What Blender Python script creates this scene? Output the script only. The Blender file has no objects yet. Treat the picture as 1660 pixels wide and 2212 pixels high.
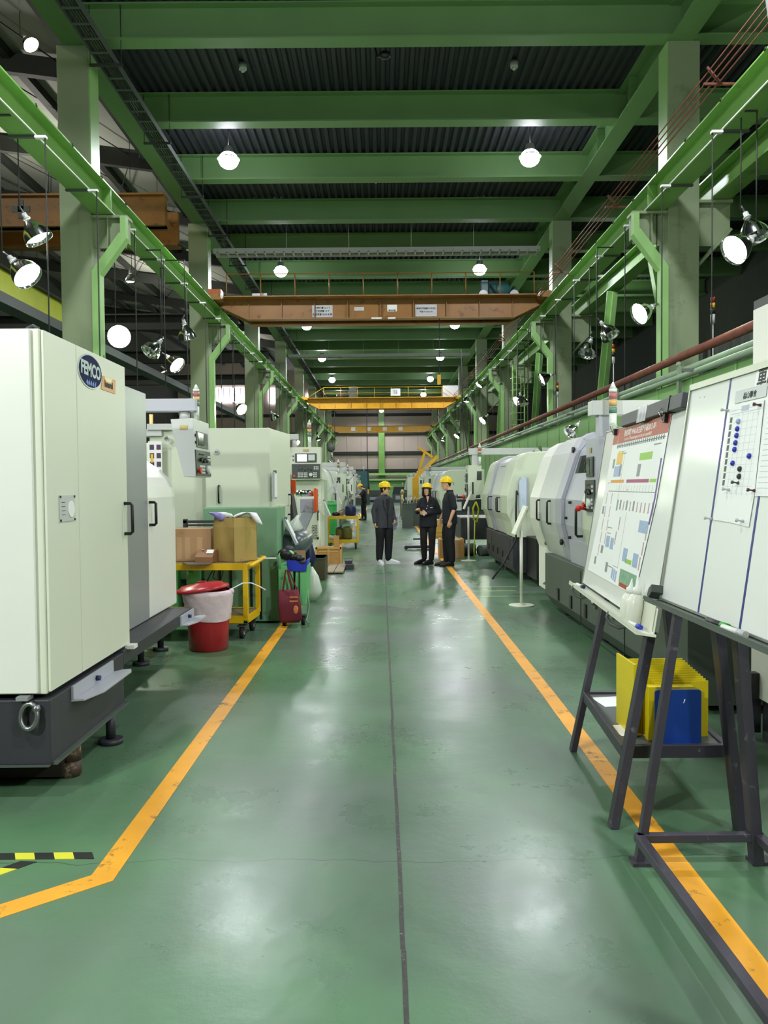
import bpy, bmesh, math, random
from mathutils import Vector, Matrix
random.seed(7)
PI = math.pi
def R_(d): return d * PI / 180
scene = bpy.context.scene
COL = scene.collection

# ---------------- camera, world, exposure ----------------
cam_d = bpy.data.cameras.new('camera')
cam = bpy.data.objects.new('camera', cam_d)
COL.objects.link(cam)
cam_d.sensor_fit = 'VERTICAL'
cam_d.sensor_height = 36.0
cam_d.lens = 36.0 * 1750.0 / 2212.0
cam_d.clip_start = 0.05
cam_d.clip_end = 400
_r = ((0.99996, 0.0087265, -0.0020064), (-0.0022845, 0.0319835, -0.9994858), (-0.0086579, 0.9994503, 0.0320022))
cam.matrix_world = Matrix.Translation((0, 0, 1.6)) @ Matrix(_r).to_4x4()
scene.camera = cam
world = bpy.data.worlds.new('world')
scene.world = world
world.use_nodes = True
world.node_tree.nodes['Background'].inputs[0].default_value = (0.75, 0.9, 0.8, 1)
world.node_tree.nodes['Background'].inputs[1].default_value = 0.05
vs = scene.view_settings
vs.view_transform = 'Standard'
vs.look = 'None'
vs.gamma = 1.0
vs.use_curve_mapping = False
vs.exposure = 0.0
scene.cycles.max_bounces = 6
scene.cycles.diffuse_bounces = 3
scene.cycles.glossy_bounces = 3
scene.cycles.transmission_bounces = 4
scene.cycles.transparent_max_bounces = 6
scene.cycles.sample_clamp_indirect = 4.0
scene.cycles.caustics_reflective = False
scene.cycles.caustics_refractive = False
scene.cycles.use_denoising = True

CEIL_W, CEIL_COL = 900.0, (0.93, 0.95, 1.0)     # overhead lamps
HID_W, HID_COL = 260.0, (0.88, 1.0, 0.77)        # hanging reflector lamps

# ---------------- materials ----------------
def lin(h):
    h = h.lstrip('#')
    c = [int(h[i:i + 2], 16) / 255 for i in (0, 2, 4)]
    return tuple(x / 12.92 if x <= 0.04045 else ((x + 0.055) / 1.055) ** 2.4 for x in c) + (1,)

MATS = {}
def mat(name, col, rough=0.5, metal=0.0, var=0.06, scale=3.0, bump=0.0, bscale=40.0, spec=0.5, dirt=None, dirt_amt=0.0, dirt_scale=6.0,
        emit=0.0, alpha=1.0, trans=0.0, stretch=None):
    if name in MATS: return MATS[name]
    m = bpy.data.materials.new(name)
    m.use_nodes = True
    nt = m.node_tree
    b = nt.nodes['Principled BSDF']
    c = lin(col)
    b.inputs['Roughness'].default_value = rough
    b.inputs['Metallic'].default_value = metal
    b.inputs['Specular IOR Level'].default_value = spec
    b.inputs['Alpha'].default_value = alpha
    b.inputs['Transmission Weight'].default_value = trans
    tc = nt.nodes.new('ShaderNodeTexCoord')
    src = tc.outputs['Object']
    if stretch:
        mp = nt.nodes.new('ShaderNodeMapping')
        mp.inputs['Scale'].default_value = stretch
        nt.links.new(src, mp.inputs[0]); src = mp.outputs[0]
    n = nt.nodes.new('ShaderNodeTexNoise')
    n.inputs['Scale'].default_value = scale
    n.inputs['Detail'].default_value = 5
    nt.links.new(src, n.inputs['Vector'])
    r = nt.nodes.new('ShaderNodeValToRGB')
    r.color_ramp.elements[0].position = 0.3
    r.color_ramp.elements[1].position = 0.7
    r.color_ramp.elements[0].color = tuple(max(0, x * (1 - var)) for x in c[:3]) + (1,)
    r.color_ramp.elements[1].color = tuple(min(1, x * (1 + var)) for x in c[:3]) + (1,)
    nt.links.new(n.outputs['Fac'], r.inputs[0])
    out = r.outputs[0]
    if dirt:
        n2 = nt.nodes.new('ShaderNodeTexNoise')
        n2.inputs['Scale'].default_value = dirt_scale
        n2.inputs['Detail'].default_value = 9
        n2.inputs['Roughness'].default_value = 0.7
        nt.links.new(src, n2.inputs['Vector'])
        r2 = nt.nodes.new('ShaderNodeValToRGB')
        r2.color_ramp.elements[0].position = 0.62 - dirt_amt * 0.35
        r2.color_ramp.elements[1].position = 0.70 - dirt_amt * 0.25
        nt.links.new(n2.outputs['Fac'], r2.inputs[0])
        mx = nt.nodes.new('ShaderNodeMix')
        mx.data_type = 'RGBA'
        nt.links.new(r2.outputs[0], mx.inputs[0])
        nt.links.new(out, mx.inputs[6])
        mx.inputs[7].default_value = lin(dirt)
        out = mx.outputs[2]
    nt.links.new(out, b.inputs['Base Color'])
    if bump:
        n3 = nt.nodes.new('ShaderNodeTexNoise')
        n3.inputs['Scale'].default_value = bscale
        n3.inputs['Detail'].default_value = 4
        nt.links.new(src, n3.inputs['Vector'])
        bp = nt.nodes.new('ShaderNodeBump')
        bp.inputs['Strength'].default_value = bump
        bp.inputs['Distance'].default_value = 0.01
        nt.links.new(n3.outputs['Fac'], bp.inputs['Height'])
        nt.links.new(bp.outputs[0], b.inputs['Normal'])
    if emit:
        b.inputs['Emission Color'].default_value = c
        b.inputs['Emission Strength'].default_value = emit
    MATS[name] = m
    return m

def floor_mat():
    m = bpy.data.materials.new('green_epoxy_floor')
    m.use_nodes = True
    nt = m.node_tree; N = nt.nodes; L = nt.links
    b = N['Principled BSDF']
    tc = N.new('ShaderNodeTexCoord')
    def noise(scale, detail=6, rough=0.6, sx=1, sy=1):
        mp = N.new('ShaderNodeMapping'); mp.inputs['Scale'].default_value = (sx, sy, 1)
        L.new(tc.outputs['Object'], mp.inputs[0])
        n = N.new('ShaderNodeTexNoise'); n.inputs['Scale'].default_value = scale
        n.inputs['Detail'].default_value = detail; n.inputs['Roughness'].default_value = rough
        L.new(mp.outputs[0], n.inputs['Vector']); return n.outputs['Fac']
    def ramp(fac, a, ca, bb, cb):
        r = N.new('ShaderNodeValToRGB'); e = r.color_ramp.elements
        e[0].position = a; e[0].color = ca; e[1].position = bb; e[1].color = cb
        L.new(fac, r.inputs[0]); return r.outputs[0]
    def mix(fac, a, c, mode='MIX'):
        x = N.new('ShaderNodeMix'); x.data_type = 'RGBA'; x.blend_type = mode
        if isinstance(fac, float): x.inputs[0].default_value = fac
        else: L.new(fac, x.inputs[0])
        for s, i in ((a, 6), (c, 7)):
            if isinstance(s, tuple): x.inputs[i].default_value = s
            else: L.new(s, x.inputs[i])
        return x.outputs[2]
    def math_(op, a, c=None):
        x = N.new('ShaderNodeMath'); x.operation = op
        for s, i in ((a, 0), (c, 1)):
            if s is None: continue
            if isinstance(s, (int, float)): x.inputs[i].default_value = s
            else: L.new(s, x.inputs[i])
        return x.outputs[0]
    base = ramp(noise(0.7), 0.35, lin('#4c7153'), 0.65, lin('#5a825d'))
    grey = ramp(noise(0.45, 5, 0.55), 0.42, (0, 0, 0, 1), 0.62, (1, 1, 1, 1))
    base = mix(grey, base, lin('#5a6c5f'))
    stain = ramp(noise(2.2, 8, 0.7, 1, 0.6), 0.55, (0, 0, 0, 1), 0.85, (0.5, 0.5, 0.5, 1))
    base = mix(stain, base, lin('#3f5045'))
    sp = ramp(noise(9, 4, 0.5), 0.72, (0, 0, 0, 1), 0.80, (0.5, 0.5, 0.5, 1))
    base = mix(sp, base, lin('#36453a'))
    scr = ramp(noise(5, 7, 0.75, 2.5, 0.35), 0.66, (0, 0, 0, 1), 0.80, (0.35, 0.35, 0.35, 1))
    base = mix(scr, base, lin('#44584a'))
    # hairline cracks across the aisle
    sep = N.new('ShaderNodeSeparateXYZ'); L.new(tc.outputs['Object'], sep.inputs[0])
    wob = math_('MULTIPLY', math_('SUBTRACT', noise(1.3, 6, 0.6, 1, 0.02), 0.5), 0.28)
    for y0, w in ((3.42, 0.0035), (6.98, 0.004), (12.1, 0.005), (17.2, 0.006)):
        d = math_('ABSOLUTE', math_('SUBTRACT', math_('SUBTRACT', sep.outputs[1], y0), wob))
        base = mix(math_('MULTIPLY', math_('LESS_THAN', d, w), 0.6), base, lin('#2c3a30'))
    L.new(base, b.inputs['Base Color'])
    rr = ramp(noise(1.1, 7, 0.7), 0.35, (0.25,) * 3 + (1,), 0.7, (0.37,) * 3 + (1,))
    L.new(rr, b.inputs['Roughness'])
    b.inputs['Specular IOR Level'].default_value = 0.5
    bp = N.new('ShaderNodeBump'); bp.inputs['Strength'].default_value = 0.12; bp.inputs['Distance'].default_value = 0.02
    L.new(noise(6, 5, 0.6), bp.inputs['Height']); L.new(bp.outputs[0], b.inputs['Normal'])
    return m

G_STEEL = mat('green_steel_paint', '#7bab56', 0.42, var=0.07, scale=1.2, dirt='#5f7a48', dirt_amt=0.1, dirt_scale=1.5)
G_COL = mat('column_paint', '#92a27e', 0.5, var=0.08, scale=0.8, dirt='#7c8a68', dirt_amt=0.15, dirt_scale=1.0)
G_BEAM = mat('roof_beam_green', '#709860', 0.5, var=0.06, scale=0.8)
G_LITE = mat('light_green_paint', '#9aca7c', 0.45, var=0.06, scale=1.0)
G_WALL = mat('green_partition_paint', '#7bab66', 0.5, var=0.07, scale=0.7, dirt='#76a068', dirt_amt=0.12, dirt_scale=1.2)
G_MACH = mat('machine_green_paint', '#7ba684', 0.5, var=0.1, scale=2.5, dirt='#35603f', dirt_amt=0.12, dirt_scale=5)
G_MACH2 = mat('mid_green_machine', '#6cbb78', 0.5, var=0.08, scale=3, dirt='#3c6b45', dirt_amt=0.08)
DECK = mat('dark_corrugated_deck', '#3a3c44', 0.6, metal=0.2, var=0.12, scale=2, stretch=(6, 0.3, 1))
ROOF2 = mat('grey_roof_sheet', '#9a9d94', 0.7, var=0.08, scale=0.8)
DARKST = mat('dark_roof_steel', '#2d312c', 0.7, var=0.1)
CREAM = mat('cream_machine_panel', '#dcdfcf', 0.35, var=0.02, scale=0.8)
CREAM2 = mat('white_machine_panel', '#eeeee8', 0.32, var=0.015)
GCREAM = mat('greenish_cream_panel', '#ced6c2', 0.4, var=0.025, scale=1.2)  # cream with the green cast of the hanging lamps put into the colour
LAV = mat('lavender_grey_paint', '#b0b1bd', 0.38, var=0.02)
SILV = mat('brushed_grey_panel', '#a9acaf', 0.32, metal=0.35, var=0.03, stretch=(1, 1, 0.1))
LGREY = mat('light_grey_enamel', '#c3c6c5', 0.35, var=0.02)
CHAR = mat('charcoal_machine_base', '#34343c', 0.5, var=0.07, scale=2, bump=0.05, bscale=120)
CHAR2 = mat('grey_machine_base', '#4d5650', 0.5, var=0.07, scale=2)
BLACK = mat('black_plastic', '#141416', 0.4, var=0.1)
DKEASEL = mat('dark_easel_steel', '#3b3842', 0.42, var=0.1, scale=6, dirt='#6a6870', dirt_amt=0.05, dirt_scale=14)
CHROME = mat('polished_metal', '#d6d8da', 0.12, metal=1.0, var=0.03)
STEEL = mat('bare_steel', '#8b8d90', 0.35, metal=0.9, var=0.08)
YEL = mat('yellow_cart_paint', '#e9bd12', 0.4, var=0.05, scale=5, dirt='#8a6a1a', dirt_amt=0.06, dirt_scale=18)
YCRANE = mat('yellow_crane_paint', '#d9a41c', 0.45, var=0.06, dirt='#7a5a14', dirt_amt=0.06)
YGRN = mat('lime_yellow_crane_paint', '#c4cf20', 0.45, var=0.06)
OCRANE = mat('orange_crane_paint', '#92662a', 0.5, var=0.1, scale=2, dirt='#6b3d18', dirt_amt=0.15, dirt_scale=3)
LINE = mat('yellow_floor_line', '#eda72c', 0.45, var=0.08, scale=5, dirt='#6e5a34', dirt_amt=0.14, dirt_scale=7)
HAZY = mat('hazard_yellow', '#dcd83a', 0.5, var=0.08)
HAZB = mat('hazard_black', '#202320', 0.5, var=0.1)
JOINT = mat('joint_filler', '#33352f', 0.6, var=0.3, scale=30, dirt='#a8aaa2', dirt_amt=0.1, dirt_scale=60)
CARD = mat('cardboard_brown', '#b18c66', 0.75, var=0.05, scale=4, dirt='#9a7850', dirt_amt=0.08)
CARD2 = mat('cardboard_yellow', '#b59a5a', 0.75, var=0.05, scale=4)
WOODB = mat('crate_wood', '#b78a4a', 0.6, var=0.14, scale=4, stretch=(1, 1, 8))
WOODG = mat('grey_weathered_wood', '#9a8c78', 0.7, var=0.12, scale=4, stretch=(8, 1, 1))
PLY = mat('worn_plywood', '#7d6d48', 0.6, var=0.2, scale=6, dirt='#3f3826', dirt_amt=0.25, dirt_scale=5)
RED = mat('red_plastic', '#b32630', 0.3, var=0.05)
DKRED = mat('maroon_cloth', '#6d1f30', 0.8, var=0.1)
LINER = mat('translucent_bin_liner', '#ecd3de', 0.35, var=0.06, bump=0.9, bscale=14)
WHITE = mat('white_paint', '#eef0ec', 0.4, var=0.02)
PAPER = mat('white_paper', '#f1f4f4', 0.6, var=0.02)
WBOARD = mat('whiteboard_enamel', '#edf1ef', 0.16, var=0.015)
ALU = mat('aluminium_trim', '#a9aca4', 0.35, metal=0.6, var=0.05)
BLUE = mat('blue_plastic', '#1d46a0', 0.4, var=0.05)
BLUE2 = mat('royal_blue_plastic', '#2638b8', 0.4, var=0.05)
YPLAS = mat('yellow_plastic_folder', '#e2cd1c', 0.35, var=0.04)
BINK = mat('blue_tape', '#26347e', 0.5, var=0.05)
NAVY = mat('navy_plastic', '#1c2450', 0.4, var=0.08)
RUST = mat('rusty_red_pipe', '#6a3a2c', 0.6, var=0.2, scale=5)
PGREY = mat('grey_green_pipe', '#7b8f78', 0.5, var=0.1)
RUBBER = mat('black_rubber', '#1b1b1c', 0.7, var=0.1)
GLASSD = mat('dark_tinted_window', '#2b332c', 0.08, var=0.05)
SCREEN = mat('lit_screen', '#e8f4f4', 0.2, emit=1.4, var=0.0)
SCRDK = mat('dark_screen', '#2f3d36', 0.1, var=0.1)
PANELDK = mat('dark_control_panel', '#39413c', 0.35, var=0.08)
KEYW = mat('key_white', '#d5dcd8', 0.4, var=0.02)
ORANGE = mat('orange_plastic', '#e0551c', 0.35, var=0.05)
REDL = mat('tower_red', '#b87376', 0.3, var=0.05)
AMBL = mat('tower_amber', '#d8b070', 0.3, var=0.05)
GRNL = mat('tower_green', '#688f7e', 0.3, var=0.05)
WRAP = mat('clear_wrap_white', '#dfe6df', 0.25, var=0.05)
BULB = mat('lit_bulb', '#f4ffe0', 0.3, emit=26, var=0.0)
BULBW = mat('lit_white_led', '#f4f2ff', 0.3, emit=60, var=0.0)
BULBO = mat('lit_warm_lamp', '#ffe0b0', 0.3, emit=20, var=0.0)
DAY = mat('daylight_window', '#f3f1ff', 0.3, emit=9, var=0.0)
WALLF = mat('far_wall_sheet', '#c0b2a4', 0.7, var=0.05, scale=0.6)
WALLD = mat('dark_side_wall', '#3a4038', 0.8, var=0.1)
INKK = mat('ink_black', '#22262a', 0.6, var=0.0)
INKW = mat('ink_white', '#f3ece6', 0.6, var=0.0)
P_RED = mat('print_red', '#a8412f', 0.45, var=0.04)
P_YEL = mat('print_yellow', '#e8c050', 0.5, var=0.03)
P_BLU = mat('print_blue', '#9fb4d6', 0.5, var=0.15, scale=60)
P_GRY = mat('print_grey', '#8a9096', 0.5, var=0.25, scale=90)
P_GRN = mat('print_green', '#93c84a', 0.5, var=0.04)
P_PUR = mat('print_purple', '#5d3f97', 0.5, var=0.04)
P_MAG = mat('print_magenta', '#a53a74', 0.5, var=0.04)
P_ORG = mat('print_orange', '#e09a3c', 0.5, var=0.04)
P_TEAL = mat('print_sage', '#7fa98c', 0.5, var=0.2, scale=25)
P_PNK = mat('print_pink', '#b99aa2', 0.5, var=0.2, scale=80)
SKIN = mat('skin', '#d8a888', 0.5, var=0.05)
HAIR = mat('black_hair', '#15110f', 0.5, var=0.2, stretch=(8, 8, 1))
LIPS = mat('lips', '#a8605a', 0.5, var=0.02)
COATG = mat('charcoal_wool', '#3b3c42', 0.85, var=0.12, scale=40)
CLBLK = mat('black_cloth', '#14151b', 0.85, var=0.15, scale=8)
CLNAVY = mat('near_black_navy_cloth', '#171a24', 0.85, var=0.15, scale=8)
CLPANT = mat('dark_brown_trousers', '#1e1a1c', 0.85, var=0.15, scale=8)
HELM = mat('yellow_helmet', '#f2c90e', 0.25, var=0.03)
SHOEW = mat('white_sneaker', '#eceaf0', 0.5, var=0.03)
SHOEK = mat('dark_shoe', '#1f1c1e', 0.4, var=0.1)
TEAL = mat('teal_motor_paint', '#3b6e70', 0.45, var=0.1)
GOLD = mat('brass_plate', '#b0a06a', 0.4, metal=0.3, var=0.1)
FABGRY = mat('dark_plastic_sheet', '#4a5358', 0.3, var=0.3, scale=3, bump=0.8, bscale=12)

# ---------------- geometry helpers ----------------
class MB:
    """collects shapes into one mesh"""
    def __init__(s, mx=None):
        s.bm = bmesh.new(); s.T = mx or Matrix.Identity(4); s.mi = 0
    def mat(s, i): s.mi = i; return s
    def _v(s, p): return s.bm.verts.new(s.T @ Vector(p))
    def _f(s, vs_, smooth=False):
        try:
            f = s.bm.faces.new(vs_); f.smooth = smooth; f.material_index = s.mi; return f
        except ValueError: return None
    def box(s, a, b):
        x0, y0, z0 = a; x1, y1, z1 = b
        v = [s._v(p) for p in ((x0,y0,z0),(x1,y0,z0),(x1,y1,z0),(x0,y1,z0),(x0,y0,z1),(x1,y0,z1),(x1,y1,z1),(x0,y1,z1))]
        for q in ((0,3,2,1),(4,5,6,7),(0,1,5,4),(1,2,6,5),(2,3,7,6),(3,0,4,7)): s._f([v[i] for i in q])
        return s
    def bar(s, p0, p1, w, h, up=(0, 0, 1)):
        p0 = Vector(p0); p1 = Vector(p1); d = (p1 - p0).normalized(); u = Vector(up)
        x = d.cross(u)
        if x.length < 1e-4: x = d.cross(Vector((1, 0, 0)))
        x.normalize(); z = x.cross(d)
        c = [x * (sx * w / 2) + z * (sz * h / 2) for sx, sz in ((-1,-1),(1,-1),(1,1),(-1,1))]
        a = [s._v(p0 + k) for k in c]; b = [s._v(p1 + k) for k in c]
        s._f(a[::-1]); s._f(b)
        for i in range(4): s._f([a[i], a[(i+1)%4], b[(i+1)%4], b[i]])
        return s
    def prism(s, pts, ax, t0, t1):
        """pts: 2-D outline in the two other axes (order xyz minus ax)"""
        def P(q, t):
            if ax == 'x': return (t, q[0], q[1])
            if ax == 'y': return (q[0], t, q[1])
            return (q[0], q[1], t)
        a = [s._v(P(q, t0)) for q in pts]; b = [s._v(P(q, t1)) for q in pts]
        s._f(a); s._f(b[::-1]); n = len(pts)
        for i in range(n): s._f([a[i], b[i], b[(i+1)%n], a[(i+1)%n]])
        return s
    def sheet(s, pts, ax, t0, t1, th):
        """open outline swept along ax, thickened by th (2-D normal)"""
        n = len(pts); off = []
        for i in range(n):
            a = Vector(pts[max(i-1, 0)]); b = Vector(pts[min(i+1, n-1)]); d = (b - a).normalized()
            off.append((pts[i][0] - d.y * th, pts[i][1] + d.x * th))
        for i in range(n - 1):
            s.prism([pts[i], pts[i+1], off[i+1], off[i]], ax, t0, t1)
        return s
    def tube(s, path, r, n=8, closed=False, cap=True):
        P = [Vector(p) for p in path]; m = len(P); rings = []
        rr = r if isinstance(r, (list, tuple)) else [r] * m
        prev = None
        for i, p in enumerate(P):
            if closed: d = P[(i+1) % m] - P[i-1]
            else: d = P[min(i+1, m-1)] - P[max(i-1, 0)]
            d.normalize()
            if prev is None:
                x = d.cross(Vector((0, 0, 1)))
                if x.length < 1e-3: x = d.cross(Vector((0, 1, 0)))
            else: x = prev - d * prev.dot(d)
            x.normalize(); prev = x; y = d.cross(x)
            rings.append([s._v(p + x * (rr[i] * math.cos(2*PI*k/n)) + y * (rr[i] * math.sin(2*PI*k/n))) for k in range(n)])
        for i in range(m if closed else m - 1):
            a = rings[i]; b = rings[(i+1) % m]
            for k in range(n): s._f([a[k], a[(k+1)%n], b[(k+1)%n], b[k]], True)
        if cap and not closed: s._f(rings[0][::-1]); s._f(rings[-1])
        return s
    def cyl(s, p0, p1, r, r1=None, n=16): return s.tube([p0, p1], [r, r if r1 is None else r1], n)
    def lathe(s, prof, c=(0,0,0), mx=None, n=20, cap=True):
        """prof: (radius, height) pairs; mx orients the axis"""
        M = mx or Matrix.Identity(4); c = Vector(c); rings = []
        for r, h in prof:
            rings.append([s._v(c + (M @ Vector((r * math.cos(2*PI*k/n), r * math.sin(2*PI*k/n), h)))) for k in range(n)])
        for a, b in zip(rings, rings[1:]):
            for k in range(n): s._f([a[k], a[(k+1)%n], b[(k+1)%n], b[k]], True)
        if cap:
            if prof[0][0] > 1e-4: s._f(rings[0][::-1])
            if prof[-1][0] > 1e-4: s._f(rings[-1])
        return s
    def ball(s, c, r, n=12, mx=None):
        if not isinstance(r, (tuple, list)): r = (r, r, r)
        M = mx or Matrix.Identity(4); c = Vector(c); m = n // 2; rings = []
        for i in range(1, m):
            t = PI * i / m
            rings.append([s._v(c + (M @ Vector((r[0]*math.sin(t)*math.cos(2*PI*k/n), r[1]*math.sin(t)*math.sin(2*PI*k/n), r[2]*math.cos(t))))) for k in range(n)])
        top = s._v(c + (M @ Vector((0, 0, r[2])))); bot = s._v(c + (M @ Vector((0, 0, -r[2]))))
        for a, b in zip(rings, rings[1:]):
            for k in range(n): s._f([a[k], b[k], b[(k+1)%n], a[(k+1)%n]], True)
        for k in range(n):
            s._f([top, rings[0][k], rings[0][(k+1)%n]], True); s._f([bot, rings[-1][(k+1)%n], rings[-1][k]], True)
        return s
    def loft(s, secs, n=16, sup=2.0):
        """secs: (centre, rx, ry[, axis x vector, axis y vector])"""
        rings = []
        for sc in secs:
            c = Vector(sc[0]); X = Vector(sc[3]) if len(sc) > 3 else Vector((1,0,0)); Y = Vector(sc[4]) if len(sc) > 4 else Vector((0,1,0))
            ring = []
            for k in range(n):
                a = 2*PI*k/n; ca, sa = math.cos(a), math.sin(a)
                ex = math.copysign(abs(ca) ** (2/sup), ca); ey = math.copysign(abs(sa) ** (2/sup), sa)
                ring.append(s._v(c + X * (sc[1]*ex) + Y * (sc[2]*ey)))
            rings.append(ring)
        for a, b in zip(rings, rings[1:]):
            for k in range(n): s._f([a[k], a[(k+1)%n], b[(k+1)%n], b[k]], True)
        s._f(rings[0][::-1]); s._f(rings[-1])
        return s
    def quad(s, *p): s._f([s._v(q) for q in p]); return s
    def rect(s, x0, y0, x1, y1, z, th=0.0008): return s.box((x0, y0, z), (x1, y1, z + th))
    def build(s, name, m, parent=None, world=False, bevel=0.0, seg=2):
        me = bpy.data.meshes.new(name)
        if world and parent is not None: s.bm.transform(WM[parent.name].inverted())
        bmesh.ops.recalc_face_normals(s.bm, faces=s.bm.faces)
        s.bm.to_mesh(me); s.bm.free()
        for k in (m if isinstance(m, (list, tuple)) else [m]): me.materials.append(k)
        o = bpy.data.objects.new(name, me); COL.objects.link(o)
        WM[o.name] = WM[parent.name].copy() if parent is not None else Matrix.Identity(4)
        if parent is not None: o.parent = parent
        if bevel:
            bv = o.modifiers.new('bevel', 'BEVEL'); bv.width = bevel; bv.segments = seg; bv.limit_method = 'ANGLE'; bv.angle_limit = 0.6
        return o

WM = {}
def thing(name, label, cat, loc=(0,0,0), rz=0.0, group=None, mx=None):
    o = bpy.data.objects.new(name, None); COL.objects.link(o)
    M = mx if mx is not None else Matrix.Translation(loc) @ Matrix.Rotation(rz, 4, 'Z')
    o.matrix_world = M; WM[o.name] = M.copy(); o.empty_display_size = 0.1
    o['label'] = label; o['category'] = cat
    if group: o['group'] = group
    return o
def tag(o, label, cat, group=None):
    o['label'] = label; o['category'] = cat
    if group: o['group'] = group
    return o
def struct(o, label=None):
    o['kind'] = 'structure'
    if label: o['label'] = label
    return o
def dup(root, loc=None, rz=None, label=None, group=None, mx=None):
    def cp(o, par):
        c = o.copy(); COL.objects.link(c)
        if par is not None: c.parent = par
        for ch in KIDS(o): cp(ch, c)
        return c
    r = cp(root, None)
    if mx is not None: r.matrix_world = mx
    elif loc is not None:
        r.location = loc
        if rz is not None: r.rotation_euler = (0, 0, rz)
    if mx is None: WM[r.name] = Matrix.Translation(r.location) @ r.rotation_euler.to_matrix().to_4x4()
    else: WM[r.name] = mx.copy()
    if label: r['label'] = label
    if group: r['group'] = group
    return r
def KIDS(o): return list(o.children)
def part(name, bmb, m, parent, label=None, **k):
    o = bmb.build(name, m, parent, **k)
    if label: o['label'] = label
    return o

def text_part(name, body, size, parent, mx, m, align='CENTER', sx=1.0, depth=0.0006, bold=0.0, label=None):
    """lettering as a mesh in parent's local frame; mx maps text plane (x right, y up, z out)"""
    cu = bpy.data.curves.new('t', 'FONT'); cu.body = body; cu.size = size
    cu.align_x = align; cu.align_y = 'CENTER'; cu.extrude = depth; cu.offset = bold; cu.resolution_u = 3
    t = bpy.data.objects.new('t', cu); COL.objects.link(t)
    dg = bpy.context.evaluated_depsgraph_get()
    me = bpy.data.meshes.new_from_object(t.evaluated_get(dg))
    bpy.data.objects.remove(t); bpy.data.curves.remove(cu)
    me.transform(mx @ Matrix.Diagonal((sx, 1, 1, 1)))
    me.materials.clear(); me.materials.append(m)
    o = bpy.data.objects.new(name, me); COL.objects.link(o)
    if parent is not None: o.parent = parent
    WM[o.name] = WM[parent.name].copy() if parent is not None else Matrix.Identity(4)
    if label: o['label'] = label
    return o
def fr(o, x, y):
    """frame from origin, x direction, y direction"""
    x = Vector(x).normalized(); y = Vector(y); z = x.cross(y).normalized(); y = z.cross(x)
    M = Matrix((x, y, z)).transposed().to_4x4(); M.translation = Vector(o); return M

def lamp(name, kind, loc, energy, col, size=0.2, aim=None, spot=None, blend=0.4):
    ld = bpy.data.lights.new(name, kind); ld.energy = energy; ld.color = col
    if kind in ('POINT', 'SPOT'): ld.shadow_soft_size = size
    if kind == 'SPOT': ld.spot_size = spot; ld.spot_blend = blend
    if kind == 'AREA': ld.shape = 'DISK'; ld.size = size
    o = bpy.data.objects.new(name, ld); COL.objects.link(o); o.location = loc
    if aim is not None: o.rotation_euler = (Vector(aim) - Vector(loc)).to_track_quat('-Z', 'Y').to_euler()
    return o
ORD = ['first', 'second', 'third', 'fourth', 'fifth', 'sixth', 'seventh', 'eighth', 'ninth', 'tenth', 'eleventh', 'twelfth', 'thirteenth',
       'fourteenth', 'fifteenth', 'sixteenth', 'seventeenth', 'eighteenth', 'nineteenth', 'twentieth', 'twenty-first', 'twenty-second',
       'twenty-third', 'twenty-fourth', 'twenty-fifth', 'twenty-sixth', 'twenty-seventh', 'twenty-eighth', 'twenty-ninth', 'thirtieth']
# =============== THE HALL ===============
m = MB(); m.box((-22, -6, -0.2), (14, 88, 0)); fl = m.build('floor', floor_mat()); struct(fl)
# corrugated deck of the main and right bays: ribs run along the aisle
m = MB(); x = -5.75; pts = []
while x < 14:
    for dx, dz in ((0, 0), (0.08, 0), (0.11, 0.07), (0.17, 0.07)): pts.append((x + dx, 10.32 + dz))
    x += 0.2
m.sheet(pts, 'y', 5, 88, 0.02)
struct(m.build('ceiling', DECK))
m = MB(); m.prism([(-5.75, 13.6), (-22, 15.8), (-22, 15.9), (-5.75, 13.7)], 'y', 5, 88); struct(m.build('ceiling', ROOF2))
m = MB(); m.box((-5.80, 5, 10.32), (-5.7, 88, 13.7)); struct(m.build('wall_upper', ROOF2))
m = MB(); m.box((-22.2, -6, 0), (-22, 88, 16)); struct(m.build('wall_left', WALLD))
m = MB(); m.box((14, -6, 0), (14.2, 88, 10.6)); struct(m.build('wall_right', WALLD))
m = MB()
m.box((-22, 88, 0), (14, 88.2, 16))
y = -22
while y < 14:
    m.box((y, 87.95, 3.2), (y + 0.06, 88, 15.9)); y += 1.52
struct(m.build('wall_far', WALLF))
for i, z in enumerate((3.3, 5.2, 7.3, 9.3)):
    m = MB(); m.box((-22, 87.6, z - 0.14), (14, 87.95, z + 0.14)); struct(m.build('trim_%d' % (i + 1), DARKST))
for i, (a, b) in enumerate(((-0.35, 0.3), (-8.2, -7.8), (8.0, 8.4))):
    m = MB(); m.box((a, 87.5, 0), (b, 87.9, 10.4)); struct(m.build('trim_%d' % (i + 5), G_STEEL))
m = MB(); m.box((-5.3, 86.8, 2.75), (5.3, 87.4, 3.0)); m.box((-5.3, 86.9, 2.2), (5.3, 87.3, 2.35))
struct(m.build('trim_8', G_LITE))
m = MB(); m.box((-14, 87.3, 0), (5.3, 87.5, 2.2)); struct(m.build('trim_9', G_WALL))
# daylight windows high in the far wall of the left hall
for i, (a, b, z0, z1) in enumerate(((-18.2, -14.6, 10.85, 12.3), (-12.1, -11.35, 10.7, 12.2), (-9.9, -9.45, 10.8, 11.6), (-8.1, -7.55, 10.3, 11.6))):
    m = MB(); m.box((a, 87.8, z0), (b, 87.94, z1)); w = struct(m.build('window_%d' % (i + 1), DAY))
    m = MB(); k = a
    while k <= b + .01: m.box((k - 0.03, 87.7, z0), (k + 0.03, 87.8, z1)); k += (b - a) / max(1, round((b - a) / 0.6))
    m.build('window_frame', DARKST, w)

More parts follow.
